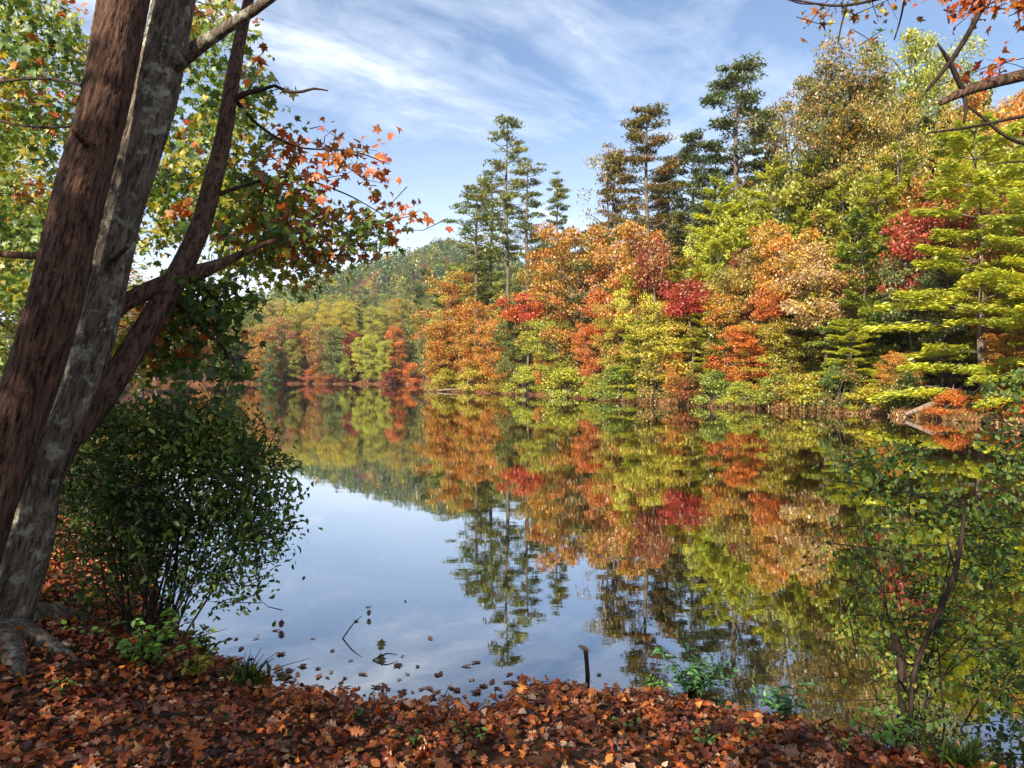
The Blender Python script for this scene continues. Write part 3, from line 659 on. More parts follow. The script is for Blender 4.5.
# --- left bank behind the trunks
for k, (kd, px, Y, top, wd, c1, c2, lb) in enumerate((
    ('B', 25, 60, 190, 190, 'yg', 'lgr', 'sunlit yellow green tree behind the two leaning trunks'),
    ('B', -60, 50, 120, 230, 'lgr', 'yg', 'green tree at the frame edge left of the leaning trunks'),
    ('B', 95, 135, 265, 110, 'gold', 'org', 'gold and orange tree showing between trunk and limb'),
    ('B', 140, 180, 280, 70, 'yel', 'yg', 'yellow tree showing below the leaning limb'),
    ('H', 30, 48, 335, 110, 'grn', 'lgr', 'green bush on the left bank behind the trunks'),
    ('H', -40, 34, 320, 140, 'lgr', 'grn', 'green bush at the frame edge on the left bank'),
    ('B', 115, 178, 300, 60, 'org', 'rust', 'orange tree low behind the leaning limb'),
    ('B', -160, 36, 60, 300, 'yg', 'gold', 'yellow green tree outside the frame on the left bank'))):
    tree(kd, k, px, 4, top, wd, c1, c2, lb, 'trees on the left bank', Y=Y)
# --- far wood covering the hill: one mass
rng = np.random.default_rng(77); mb = MB()
n = 5200; X = rng.uniform(-520, 260, n); Y = rng.uniform(262, 760, n)
keep = np.abs(512 + F * X / Y - 330) < 330; X, Y = X[keep], Y[keep]; Z = far_h(X, Y); n = len(X)
pal = np.array([C['grn'], C['olv'], C['png'], C['gold'], C['yg'], C['dgr'], C['rust']]); wts = [.38, .2, .28, .01, .02, .11, .0]
tc_ = pal[rng.choice(len(pal), n, p=wts)] * rng.uniform(.7, 1.2, (n, 1))
K = 60; hgt = rng.uniform(8, 15, n); wid = rng.uniform(2.4, 4.2, n)
q = norm(rng.normal(size=(n, K, 3))) * rng.uniform(.55, 1, (n, K, 1)); q[..., :2] *= wid[:, None, None]; q[..., 2] = hgt[:, None] * (.62 + .40 * q[..., 2])
pos = (np.stack([X, Y, Z], -1)[:, None] + q).reshape(-1, 3)
v, f = cards(pos, rng, 1.5, .5, .8)
mb.add(v, f, None, np.repeat(np.repeat(tc_, K, 0) * rng.uniform(.75, 1.2, (n * K, 1)), 4, 0))
tag(obj('far_wood', mb.mesh('far_wood', False), M_LEAF), 'far off wood covering the rounded hill beyond the lake', 'wood', None, 'stuff')
# --- dry sedge along the far bank
rng = np.random.default_rng(8); n = 9000
px = rng.uniform(590, 1090, n); d = rng.uniform(-.1, .9, n); Yb = S(px) + d; X = (px - 512) / F * Yb; Z = far_h(X, Yb)
R = frames(np.stack([rng.normal(0, .5, n), rng.normal(0, .5, n), np.ones(n)], -1), rng.normal(size=(n, 3)))
L = rng.uniform(.10, .34, n); v, f = place(CARD + np.array([0, .5, 0]), CARD_F, np.stack([X, Yb, Z], -1), R, np.stack([L * .16 + .03, L, L], -1))
pal = np.array([(.42, .20, .07), (.34, .13, .05), (.50, .30, .12), (.22, .10, .04), (.24, .24, .06)])
tag(obj('dry_grass', mesh_np('dry_grass', v, f, np.repeat(pal[rng.integers(0, 5, n)], 4, 0)), M_LEAF), 'dry rust coloured grass fringing the far waterline', 'grass', None, 'stuff')
# --- driftwood on the far bank
def driftwood(px, back, length, lean, label, seed):
    rng = np.random.default_rng(seed); Yp = float(S(px)) + back; X = (px - 512) / F * Yp; g = max(float(far_h(X, Yp)), .05)
    o = empty('driftwood', (X, Yp, g)); tag(o, label, 'driftwood', None)
    mb = MB(); mb.tube([(-length * .5, 0, .05), (-length * .1, -.1, .16 + lean * .3), (length * .5, .15, .1 + lean)], [.10, .15, .11], 7, .2)
    obj('log', mb.mesh('log'), M_DRIFT, o)
    for k in range(6):
        mb = MB(); a = rng.uniform(0, 6.28); s = np.array([length * rng.uniform(.2, .48), .1, .1 + lean * .8]); e = s + np.array([rng.uniform(-.6, .7), rng.uniform(-.5, .1), rng.uniform(-.1, .8)]) * length * .4
        mb.tube([s, (s + e) / 2 + rng.normal(0, .06, 3), e], [.06, .045, .012], 5, .15); obj('branch_stub', mb.mesh('branch_stub'), M_DRIFT, o)
M_DRIFT = bark('weathered_wood', (.06, .045, .035), (.34, .26, .20), None, 0, 1.0, .6)
driftwood(932, .25, 2.6, 1.0, 'pale weathered fallen trunk with roots on the far bank', 3)
driftwood(450, .15, 3.2, .1, 'pale driftwood log lying off the tip of the point', 4)

# ------------------------------------------------------------------ foreground: the two leaning trunks
def bark_rough(amp, seed, ridges=11):
    r = np.random.default_rng(seed)
    def f(n, s, th):
        z = np.arange(n)[:, None]
        a = np.zeros((n, s))
        for k in range(5):
            m_ = 2 * (ridges + r.integers(-4, 9)); ph = r.uniform(0, 6.28)
            a += amp * .55 * (.6 - np.abs(np.sin(m_ * .5 * th[None] + ph + 1.1 * np.sin(z * r.uniform(.03, .12) + ph + th[None])))) * (.6 + .4 * np.sin(z * r.uniform(.1, .4) + ph + 2 * np.sin(th[None] * 2 + ph)))
        a += amp * 1.5 * np.sin(2 * th[None] + z * .02 + seed) + amp * .8 * np.sin(3 * th[None] - z * .03)
        return a + r.normal(0, amp * .35, (n, s))
    return f
def px_tube(mb, pts, step=.03, sides=8, rough=None):
    """pts: (column, row, depth, width in pixels at that depth)"""
    p = [P(x, y, Y) for x, y, Y, _ in pts]; r = [wd * .80 / 2 / F * Y for _, _, Y, wd in pts]
    mb.tube(p, r, sides, step, rough); return p, r
root = empty('leaning_tree', P(-62, 668, 3.85)); tag(root, 'leaning tree trunk with dark reddish furrowed bark, left of the grey trunk', 'tree')
def child(name, mb, mat, root, label=None):
    me = mb.mesh(name); o = obj(name, me, mat, root)
    o.matrix_parent_inverse.identity(); o.location = -root.location
    if label: o['label'] = label
    return o
mb = MB(); px_tube(mb, [(-84, 700, 3.85, 108), (-63, 655, 3.85, 86), (-44, 600, 3.87, 64), (-11, 500, 3.92, 56), (24, 400, 4.0, 57), (53, 310, 4.0, 57), (82, 194, 4.05, 57), (108, 100, 4.1, 56), (127, 0, 4.15, 58), (156, -140, 4.2, 56), (200, -330, 4.3, 46), (226, -520, 4.5, 32)], .016, 90, bark_rough(.035, 5, 13))
child('trunk', mb, M_BARK_RED, root)
rngL = np.random.default_rng(3)

maple = empty('maple_tree', P(-4, 650, 4.22)); tag(maple, 'leaning maple with grey lichened trunk, forked limb and turning leaves', 'tree')
mb = MB(); px_tube(mb, [(-22, 690, 4.2, 92), (-4, 640, 4.22, 62), (11, 600, 4.24, 55), (29, 540, 4.27, 52), (38, 485, 4.3, 50), (54, 448, 4.32, 50), (77, 400, 4.36, 47), (102, 310, 4.4, 44), (122, 218, 4.45, 45), (156, 100, 4.5, 50), (177, 0, 4.55, 44), (206, -140, 4.7, 40), (240, -300, 4.9, 32), (262, -480, 5.1, 22)], .016, 90, bark_rough(.03, 8, 9))
child('trunk', mb, M_BARK_GREY, maple)
mb = MB(); px_tube(mb, [(74, 440, 4.33, 24), (100, 402, 4.40, 32), (132, 352, 4.5, 31), (172, 287, 4.62, 29), (200, 229, 4.75, 25), (214, 180, 4.82, 24), (224, 140, 4.9, 21), (234, 80, 5.0, 18), (242, 38, 5.1, 15), (254, -20, 5.2, 12), (264, -110, 5.4, 7)], .025, 18, bark_rough(.04, 2, 7))
child('limb', mb, M_BARK_LIMB, maple, 'brown forked limb leaning right from the grey trunk')
for rp in ([(-4, 628, 4.2, 40), (22, 640, 4.1, 26), (52, 656, 4.05, 15), (88, 674, 4.0, 6)], [(-8, 636, 4.2, 44), (2, 668, 3.95, 30), (14, 700, 3.75, 16), (20, 724, 3.62, 6)], [(0, 622, 4.3, 36), (40, 628, 4.5, 24), (84, 634, 4.7, 12), (110, 638, 4.8, 5)]):
    pp = [P(x, y, Y) for x, y, Y, _ in rp]; rr = [w_ / 2 / F * Y for _, _, Y, w_ in rp]
    for q in range(1, 4): pp[q][2] = float(near_h(pp[q][0], pp[q][1])) + rr[q] * .35 - (.05 if q == 3 else 0)
    mb = MB(); mb.tube(pp, rr, 16, .02, bark_rough(.04, 4, 6)); child('root', mb, M_BARK_GREY, maple)
def branch(name, pts, parent, mat, label=None, sides=8):
    mb = MB(); px_tube(mb, pts, .04, sides, bark_rough(.05, len(pts), 5)); return child(name, mb, mat, parent, label)
branch('branch', [(100, 325, 4.42, 26), (124, 304, 4.5, 21), (160, 286, 4.6, 22), (200, 272, 4.66, 20), (226, 262, 4.75, 12), (256, 248, 4.85, 7), (300, 232, 5.0, 4)], maple, M_BARK_LIMB)
branch('branch', [(172, 72, 4.5, 20), (190, 56, 4.45, 18), (222, 34, 4.4, 14), (256, 12, 4.35, 12), (300, -18, 4.3, 9), (360, -50, 4.3, 5)], maple, M_BARK_GREY)
branch('branch', [(228, 106, 4.95, 10), (246, 95, 4.95, 7), (264, 91, 4.95, 5), (276, 87, 4.95, 4), (288, 93, 4.95, 3.5), (303, 93, 4.95, 3.5), (315, 90, 4.95, 3), (329, 92, 4.95, 1.5)], maple, M_TWIG, 'crooked dead twig against the sky')
branch('branch', [(208, 200, 4.8, 8), (240, 188, 5.0, 4), (290, 178, 5.2, 3), (345, 194, 5.4, 2), (395, 222, 5.5, 1)], maple, M_TWIG)
branch('branch', [(232, 96, 5.0, 7), (262, 128, 5.0, 3.5), (300, 148, 5.1, 2.5), (352, 152, 5.2, 2), (390, 165, 5.3, 1)], maple, M_TWIG)
branch('branch', [(160, 290, 4.65, 10), (194, 320, 4.8, 6), (225, 350, 4.8, 5), (244, 380, 4.7, 3)], maple, M_TWIG)
branch('branch', [(84, 86, 4.2, 4), (40, 80, 4.6, 3), (-20, 86, 5.2, 3)], maple, M_TWIG)
branch('branch', [(76, 128, 4.3, 3), (20, 126, 4.8, 3), (-40, 110, 5.6, 3)], maple, M_TWIG)
branch('branch', [(66, 252, 4.1, 9), (30, 256, 4.3, 9), (-40, 250, 4.6, 8)], root, M_BARK_RED)
LPAL = {'green': [(.10, .18, .025), (.15, .23, .03), (.20, .26, .035), (.07, .13, .02)], 'yellow': [(.36, .34, .04), (.46, .36, .05), (.28, .31, .04)],
        'orange': [(.50, .12, .02), (.52, .17, .025), (.42, .075, .018), (.34, .12, .025)], 'dark': [(.04, .08, .016), (.06, .11, .020), (.08, .135, .024)], 'rust': [(.24, .07, .02), (.20, .09, .03)]}
def leaf_cloud(mb, tw, rng, regions, tmpl=(MAPLE, MAPLE_F), twigs=True):
    """regions: (column, row, rx, ry, depth0, depth1, clusters, leaves per cluster, leaf size, {palette: weight}); leaves hang along short twigs"""
    mb.twiggy = True; tw = mb
    for cx, cy, rx, ry, y0, y1, ncl, per, size, mixw in regions:
        names = list(mixw); pw = np.array([mixw[k] for k in names], float); pw /= pw.sum()
        for k in range(ncl):
            a = rng.uniform(0, 6.28); r = math.sqrt(rng.uniform(0, 1)); Y = rng.uniform(y0, y1)
            c = P(cx + rx * r * math.cos(a), cy + ry * r * math.sin(a), Y)
            d = norm(np.array([rng.normal(), rng.normal(), rng.normal(-.1, .35)])); L = rng.uniform(.22, .5) * (Y / 5) ** .6
            n = max(2, int(per * rng.uniform(.6, 1.4)))
            tt = rng.uniform(-.5, .5, n); pos = c + d * (tt * L)[:, None] + rng.normal(0, .055, (n, 3)) * (Y / 5) ** .6
            fw = d[None] * .7 + rng.normal(0, .7, (n, 3)) - np.array([0, 0, .8]); nr = rng.normal(0, .7, (n, 3)) + np.array([0, -.4, .6])
            sz = size * rng.uniform(.5, 1.3, n)
            v, f = place(tmpl[0], tmpl[1], pos, frames(fw, norm(nr)), sz, rng.normal(-.3, .5, n), rng.normal(.3, .3, n))
            nm = names[rng.choice(len(names), p=pw)]
            cols = np.array([LPAL[nm][rng.integers(len(LPAL[nm]))] for _ in range(n)]) * rng.uniform(.75, 1.25, (n, 1))
            mb.add(v, None, f, np.repeat(cols, len(tmpl[0]), 0))
            if twigs and k % 2 == 0:
                tw.tube([c - d * L * .5, c + rng.normal(0, .03, 3), c + d * L * .35], [.004, .003, .0015], 4)
rng = np.random.default_rng(21)
mb, tw = MB(), MB()
G, YL, OR, DK, RU = 'green', 'yellow', 'orange', 'dark', 'rust'
leaf_cloud(mb, tw, rng, [
    (20, 60, 90, 80, 5.5, 9.5, 150, 18, .080, {G: 6, YL: 2, OR: .6}),
    (30, 40, 34, 26, 4.6, 7, 12, 10, .085, {OR: 2, G: 3, RU: 1}),
    (20, 170, 80, 70, 6, 10, 115, 18, .080, {G: 6, YL: 2.4, OR: .4}),
    (10, 250, 60, 50, 7, 11, 70, 18, .085, {YL: 3, G: 4}),
    (200, 60, 60, 60, 5.6, 8, 62, 15, .078, {G: 5, YL: 2, OR: .4}),
    (165, 190, 60, 60, 5.8, 9, 95, 17, .080, {G: 5, YL: 2.4, OR: .4}),
    (225, 170, 40, 60, 5, 6.5, 60, 14, .072, {G: 5, YL: 2, OR: .4}),
    (255, 110, 40, 50, 5, 6, 28, 10, .066, {G: 3, DK: 2, YL: 1, RU: 1}),
    (215, 20, 34, 24, 5, 6.5, 16, 10, .072, {YL: 2, RU: 1, G: 1}),
    (260, 220, 60, 46, 5, 6.4, 84, 14, .072, {G: 4, YL: 3, OR: 1}),
    (315, 240, 74, 34, 5.2, 6.6, 64, 12, .068, {G: 3, YL: 3, OR: 1, RU: .6}),
    (260, 270, 66, 22, 5.2, 6.6, 34, 11, .068, {YL: 3, G: 3, OR: .6}),
])
child('crown', mb, M_LEAF, maple)
mb, tw = MB(), MB()
leaf_cloud(mb, tw, rng, [
    (295, 165, 40, 24, 5.0, 5.6, 13, 8, .078, {OR: 5}),
    (340, 145, 30, 18, 5.0, 5.7, 8, 7, .076, {OR: 5}),
    (375, 160, 22, 24, 5.1, 5.8, 6, 6, .074, {OR: 5, RU: 1}),
    (350, 195, 45, 22, 5.0, 5.9, 11, 7, .070, {OR: 5, RU: 1}),
    (290, 215, 50, 30, 5.0, 5.9, 9, 7, .072, {OR: 4, RU: 1}),
    (412, 222, 16, 8, 5.3, 5.6, 4, 6, .075, {OR: 4, RU: 1}),
    (365, 225, 36, 12, 5.2, 5.7, 5, 6, .065, {RU: 2, G: 2}),
    (245, 235, 24, 16, 5.0, 5.3, 5, 6, .074, {OR: 3}),
    (395, 235, 14, 6, 5.3, 5.6, 2, 4, .065, {G: 2}),
])
child('foliage', mb, M_LEAF, maple, 'orange red turning leaves on the branch over the lake')
mb, tw = MB(), MB()
leaf_cloud(mb, tw, rng, [
    (190, 320, 46, 44, 4.75, 5.3, 56, 11, .070, {DK: 4, G: 2, OR: .5}),
    (160, 350, 45, 40, 4.8, 5.4, 36, 11, .070, {G: 2, YL: 2, DK: 1, OR: .6}),
    (225, 300, 30, 30, 4.6, 5.1, 14, 8, .070, {DK: 4, G: 1}),
    (222, 372, 30, 16, 4.1, 4.5, 12, 7, .066, {DK: 4, G: 1}),
    (175, 290, 40, 18, 4.8, 5.1, 9, 7, .070, {OR: 2, YL: 2, G: 1}),
])
child('foliage', mb, M_GLOSSY, maple, 'dark green leaves hanging low beneath the limb')

# ------------------------------------------------------------------ overhanging branches from the right
over = empty('overhanging_tree', (5.2, 5.2, near_h(5.2, 5.2) * 0 - .9)); tag(over, 'overhanging tree reaching in from the right with thick bare bough and orange leaves', 'tree')
mb = MB(); mb.tube([(5.2, 5.2, -1.0), (5.15, 5.2, 1.5), (5.0, 5.2, 3.4), (5.1, 5.3, 6), (5.0, 5.4, 9)], [.26, .2, .18, .15, .08], 14, .08, bark_rough(.04, 3, 7)); child('trunk', mb, M_BARK_LIMB, over)
branch('branch', [(1190, 40, 5.2, 24), (1110, 56, 5.15, 20), (1024, 76, 5.1, 15), (985, 86, 5.05, 13), (958, 95, 5.0, 11), (938, 105, 5.0, 6)], over, M_BARK_LIMB, 'thick pale bare bough')
branch('branch', [(975, 88, 5.05, 5), (962, 92, 5.0, 6), (948, 65, 4.95, 6), (935, 45, 4.9, 2)], over, M_TWIG)
branch('branch', [(925, 92, 5.0, 4), (946, 66, 4.95, 6), (962, 42, 4.9, 7), (975, 18, 4.85, 7), (1000, -30, 4.9, 8), (1080, -90, 5.1, 10)], over, M_TWIG)
branch('branch', [(961, 92, 5.0, 6), (964, 108, 5.0, 5), (962, 124, 5.0, 3)], over, M_TWIG)
branch('branch', [(964, 106, 5.0, 3), (985, 122, 5.0, 4), (1005, 138, 5.0, 4), (1040, 148, 5.05, 5), (1140, 160, 5.2, 7)], over, M_TWIG)
branch('branch', [(926, 134, 5.0, 2), (955, 130, 5.0, 4), (990, 124, 5.0, 4), (1030, 116, 5.1, 5), (1150, 100, 5.2, 8)], over, M_TWIG)
branch('branch', [(985, 166, 5.0, 1.5), (1005, 163, 5.0, 2), (1060, 160, 5.1, 4), (1150, 150, 5.2, 6)], over, M_TWIG)
branch('branch', [(790, 2, 5.0, 2), (835, 8, 4.9, 3), (880, 0, 4.8, 4), (930, -20, 4.8, 6), (1010, -50, 4.9, 9), (1110, -70, 5.1, 12)], over, M_TWIG)
branch('branch', [(836, 45, 5.0, 1.5), (840, 25, 4.95, 2), (846, 4, 4.9, 2.5)], over, M_TWIG)
branch('branch', [(892, 42, 5.0, 1.5), (898, 22, 4.95, 2), (903, -4, 4.85, 3)], over, M_TWIG)
branch('branch', [(780, 0, 5.0, 1.2), (800, 6, 5, 1.8), (822, 6, 4.95, 2)], over, M_TWIG)
mb, tw = MB(), MB()
leaf_cloud(mb, tw, rng, [
    (828, 16, 11, 12, 4.9, 5.1, 4, 6, .058, {RU: 3, OR: 1, YL: 1}), (818, 26, 4, 6, 4.9, 5.0, 1, 5, .058, {YL: 1, RU: 1}),
    (866, 8, 15, 10, 4.8, 5.1, 5, 5, .055, {YL: 2, OR: 1, RU: 1}), (884, 8, 16, 8, 4.8, 5.1, 4, 5, .055, {RU: 3, OR: 2}),
    (866, 36, 14, 9, 4.9, 5.1, 3, 2, .06, {RU: 1, G: 1}),
    (976, 6, 22, 13, 4.75, 5.0, 10, 8, .07, {OR: 5, RU: 1}), (1018, 3, 16, 8, 4.8, 5.0, 5, 7, .07, {OR: 3, RU: 2}),
    (985, 72, 22, 6, 4.95, 5.2, 5, 5, .065, {OR: 4}), (1008, 66, 5, 3, 5, 5.1, 1, 4, .06, {OR: 1}), (968, 78, 6, 4, 5, 5.1, 2, 4, .06, {OR: 1}),
    (1040, 10, 20, 16, 4.8, 5.3, 6, 8, .085, {OR: 3, RU: 2}),
], twigs=True)
child('foliage', mb, M_LEAF, over)

# ------------------------------------------------------------------ shrubs of the near bank
def stem_shrub(name, label, cat, base, tips, regions, tmpl, mat, seed, stemw=.008, extra=()):
    rng = np.random.default_rng(seed); o = empty(name, base); tag(o, label, cat)
    mb = MB()
    for tip in tips:
        s = np.array(base) + np.array([rng.normal(0, .10), rng.normal(0, .07), -.1]); e = np.array(tip)
        m_ = s * .45 + e * .55 + np.array([rng.normal(0, .04), rng.normal(0, .04), .12])
        mb.tube([s, m_, e], [stemw, stemw * .75, stemw * .3], 5, .05)
    child('stems', mb, M_TWIG, o)
    mb, tw = MB(), MB(); leaf_cloud(mb, tw, rng, regions, tmpl); child('foliage', mb, mat, o)
    return o
rng = np.random.default_rng(31)
b0 = P(150, 640, 4.75); b0[2] = near_h(b0[0], b0[1])
tips = [P(rng.uniform(70, 285), rng.uniform(400, 590), rng.uniform(4.4, 5.2)) for _ in range(34)]
stem_shrub('leafy_shrub', 'dense dark green leafy shrub beside the grey trunk, overhanging the water', 'shrub', b0, tips, [
    (165, 470, 100, 70, 4.4, 5.3, 520, 13, .048, {DK: 5, G: 1.5}),
    (200, 545, 85, 45, 4.4, 5.2, 190, 12, .045, {DK: 5, G: 1.5}),
    (120, 520, 60, 60, 4.6, 5.3, 170, 12, .046, {DK: 5, G: 1}),
    (250, 490, 38, 50, 4.4, 5.0, 100, 12, .045, {DK: 3, G: 3}),
    (225, 590, 50, 25, 4.4, 5.0, 22, 9, .05, {DK: 4, G: 3}),
    (205, 440, 60, 30, 4.35, 4.7, 34, 12, .055, {G: 4, DK: 2}),
    (262, 520, 26, 26, 4.4, 4.8, 18, 11, .05, {G: 4, DK: 2}),
    (120, 600, 60, 30, 4.6, 5.2, 46, 11, .045, {DK: 4, G: 1}),
    (235, 425, 24, 20, 4.4, 4.8, 10, 10, .055, {G: 3, YL: .6}),
    (150, 425, 60, 24, 4.4, 5.1, 30, 10, .06, {G: 3, DK: 2, YL: .5}),
], (LENS, LENS_F), M_GLOSSY, 32)
b1 = P(905, 715, 4.0); b1[2] = near_h(b1[0], b1[1])
tips = [P(rng.uniform(850, 1040), rng.uniform(470, 680), rng.uniform(3.7, 4.6)) for _ in range(12)]
stem_shrub('green_sapling', 'loose green sapling growing at the water edge in the lower right corner', 'shrub', b1, tips, [
    (890, 475, 46, 30, 4.0, 4.8, 50, 11, .04, {DK: 3, G: 2}),
    (945, 560, 76, 56, 3.9, 4.7, 80, 11, .037, {G: 5, DK: 1, YL: .4}),
    (995, 530, 46, 50, 3.8, 4.7, 62, 11, .037, {G: 4, DK: 2}),
    (890, 620, 46, 40, 3.8, 4.4, 50, 10, .036, {G: 4, DK: 2, YL: .5}),
    (960, 640, 70, 50, 3.8, 4.6, 84, 11, .036, {G: 5, DK: 2}),
    (1008, 450, 24, 30, 4.0, 4.8, 24, 11, .04, {DK: 3, G: 2}),
    (1012, 395, 24, 26, 4.2, 4.8, 18, 10, .045, {DK: 3, G: 2}),
    (1010, 700, 30, 40, 3.6, 4.2, 34, 8, .04, {G: 3, DK: 3}),
    (860, 560, 30, 46, 4.0, 4.6, 14, 8, .04, {DK: 3, G: 2}),
    (900, 700, 30, 24, 3.7, 4.0, 14, 8, .04, {G: 3, YL: 1}),
], (LENS * np.array([1.5, 1, 1]), LENS_F), M_GLOSSY, 33, .006)
b2 = P(914, 700, 3.72); b2[2] = -.05
o = empty('crooked_stem', b2); tag(o, 'thin dark crooked dead stem leaning up out of the lower right water', 'stem')
mb = MB(); px_tube(mb, [(912, 720, 3.72, 6), (916, 675, 3.72, 6), (930, 635, 3.72, 6), (943, 607, 3.72, 6), (957, 570, 3.74, 6), (963, 535, 3.75, 5), (966, 500, 3.78, 3)], .03, 7, bark_rough(.08, 4, 3)); child('stem', mb, M_TWIG, o)
mb = MB(); px_tube(mb, [(957, 570, 3.74, 4), (950, 550, 3.76, 3), (948, 538, 3.77, 2)], .03, 5); child('side_twig', mb, M_TWIG, o)
o = empty('snag', P(903, 705, 3.9)); tag(o, 'short dark upright rotten snag beside the crooked stem', 'snag')
mb = MB(); px_tube(mb, [(904, 725, 3.9, 12), (904, 690, 3.9, 12), (902, 660, 3.9, 11), (897, 636, 3.9, 7)], .02, 9, bark_rough(.12, 6, 4)); child('stem', mb, M_TWIG, o)
def small_plant(name, px, py, Y, h, nst, label, pal, tmpl, lsize, seed, spread=.6, per=9):
    rng = np.random.default_rng(seed); b = P(px, py, Y); b[2] = max(float(near_h(b[0], b[1])), -.05); o = empty(name, b); tag(o, label, 'plant', None)
    mb, lf = MB(), MB()
    for k in range(nst):
        tip = np.array([rng.normal(0, spread * h), rng.normal(0, spread * h * .6), h * rng.uniform(.55, 1.05)]); mid = tip * np.array([.35, .35, .6])
        mb.tube([(0, 0, -.03), mid, tip], [.004, .003, .0015], 4, .03)
        n = per; tt = rng.uniform(.3, 1.05, n)[:, None]; pos = 2 * tt * (1 - tt) * mid + tt ** 2 * tip
        fw = rng.normal(size=(n, 3)) * np.array([1, 1, .35]); nr = rng.normal(0, .4, (n, 3)) + np.array([0, -.1, 1])
        if tmpl is BLADE: fw = rng.normal(0, .7, (n, 3)) + np.array([0, 0, 1]); nr = rng.normal(size=(n, 3)); pos = pos * np.array([.5, .5, .05])
        v, f = place(tmpl[0], tmpl[1], pos, frames(fw, nr), lsize * rng.uniform(.6, 1.2, n), rng.normal(-.3, .2, n))
        cols = np.array([LPAL[pal][rng.integers(len(LPAL[pal]))] for _ in range(n)]) * rng.uniform(.8, 1.3, (n, 1)); lf.add(v, None, f, np.repeat(cols, len(tmpl[0]), 0))
    obj('stems', mb.mesh('stems'), M_TWIG, o); obj('foliage', lf.mesh('foliage', False), M_LEAF, o)
LPAL['fresh'] = [(.18, .34, .05), (.24, .42, .06), (.14, .26, .05)]; LPAL['teal'] = [(.09, .22, .08), (.14, .30, .11), (.07, .16, .06)]
BLADE = (LENS * np.array([.09, 1, 1]), LENS_F)
LE = (LENS * np.array([1.3, 1, 1]), LENS_F); LN = (LENS * np.array([.7, 1, 1]), LENS_F)
small_plant('green_seedling', 142, 694, 4.15, .32, 28, 'bright green seedling among the fallen leaves below the dark shrub', 'fresh', LE, .055, 1)
small_plant('green_seedling', 196, 690, 4.2, .16, 11, 'small yellowish plant between the bright seedling and the water', 'yellow', LE, .045, 2)
small_plant('leafy_plant', 692, 700, 4.42, .26, 22, 'bushy blue green plant on the bank edge right of the bare stick', 'teal', LN, .075, 3, .55, 12)
small_plant('leafy_plant', 786, 712, 4.12, .19, 13, 'smaller blue green plant at the waterline right of the bushy one', 'teal', LN, .07, 4, .5, 11)
small_plant('leafy_plant', 655, 690, 4.5, .12, 8, 'tiny green plant left of the bushy blue green plant', 'fresh', LN, .05, 5)
small_plant('green_seedling', 900, 738, 3.6, .22, 10, 'green seedling at the foot of the lower right sapling', 'fresh', LE, .05, 6)
small_plant('grass_tuft', 245, 690, 4.3, .16, 30, 'olive grass tuft at the left end of the open waterline', 'green', BLADE, .15, 7, 1.3, 4)
small_plant('grass_tuft', 965, 758, 3.45, .16, 30, 'olive grass tuft at the frame edge lower right', 'green', BLADE, .15, 11, 1.3, 4)
small_plant('green_seedling', 205, 655, 4.7, .22, 10, 'olive seedling at the water under the dark shrub', 'green', LE, .05, 12)

branch('branch_stub', [(100, 150, 4.02, 13), (84, 140, 3.9, 9), (76, 130, 3.82, 7)], root, M_BARK_RED)
branch('branch_stub', [(112, 260, 4.36, 12), (124, 250, 4.22, 8), (130, 246, 4.16, 6)], maple, M_BARK_GREY)
for k, (px, py, Y) in enumerate(((352, 722, 3.75), (470, 742, 3.55), (415, 748, 3.45), (630, 735, 3.6), (745, 742, 3.6), (60, 735, 3.6), (230, 735, 3.65), (705, 752, 3.45), (840, 755, 3.5))):
    small_plant('sprig', px, py, Y, .07 + .02 * (k % 3), 5, 'tiny green sprig growing up through the fallen leaves', 'fresh' if k % 2 else 'green', LE, .032, 40 + k, .7, 5)
for o_ in list(COL.objects):
    if o_.name.startswith('sprig') and o_.type == 'EMPTY': o_['group'] = 'green sprigs in the leaf litter'
# stick standing in the water
o = empty('bare_stick', P(588, 690, 4.6)); tag(o, 'bare brown stick with broken orange top standing in the shallow water', 'stick')
mb = MB(); px_tube(mb, [(588, 700, 4.6, 7), (588, 680, 4.6, 6.5), (587, 664, 4.6, 6), (586, 652, 4.6, 7)], .015, 8, bark_rough(.08, 4, 3)); child('stem', mb, M_TWIG, o)
mb = MB(); px_tube(mb, [(589, 652, 4.6, 5), (584, 649, 4.6, 7), (579, 647, 4.6, 3)], .01, 7, bark_rough(.08, 4, 3)); child('broken_top', mb, M_DRIFT, o)

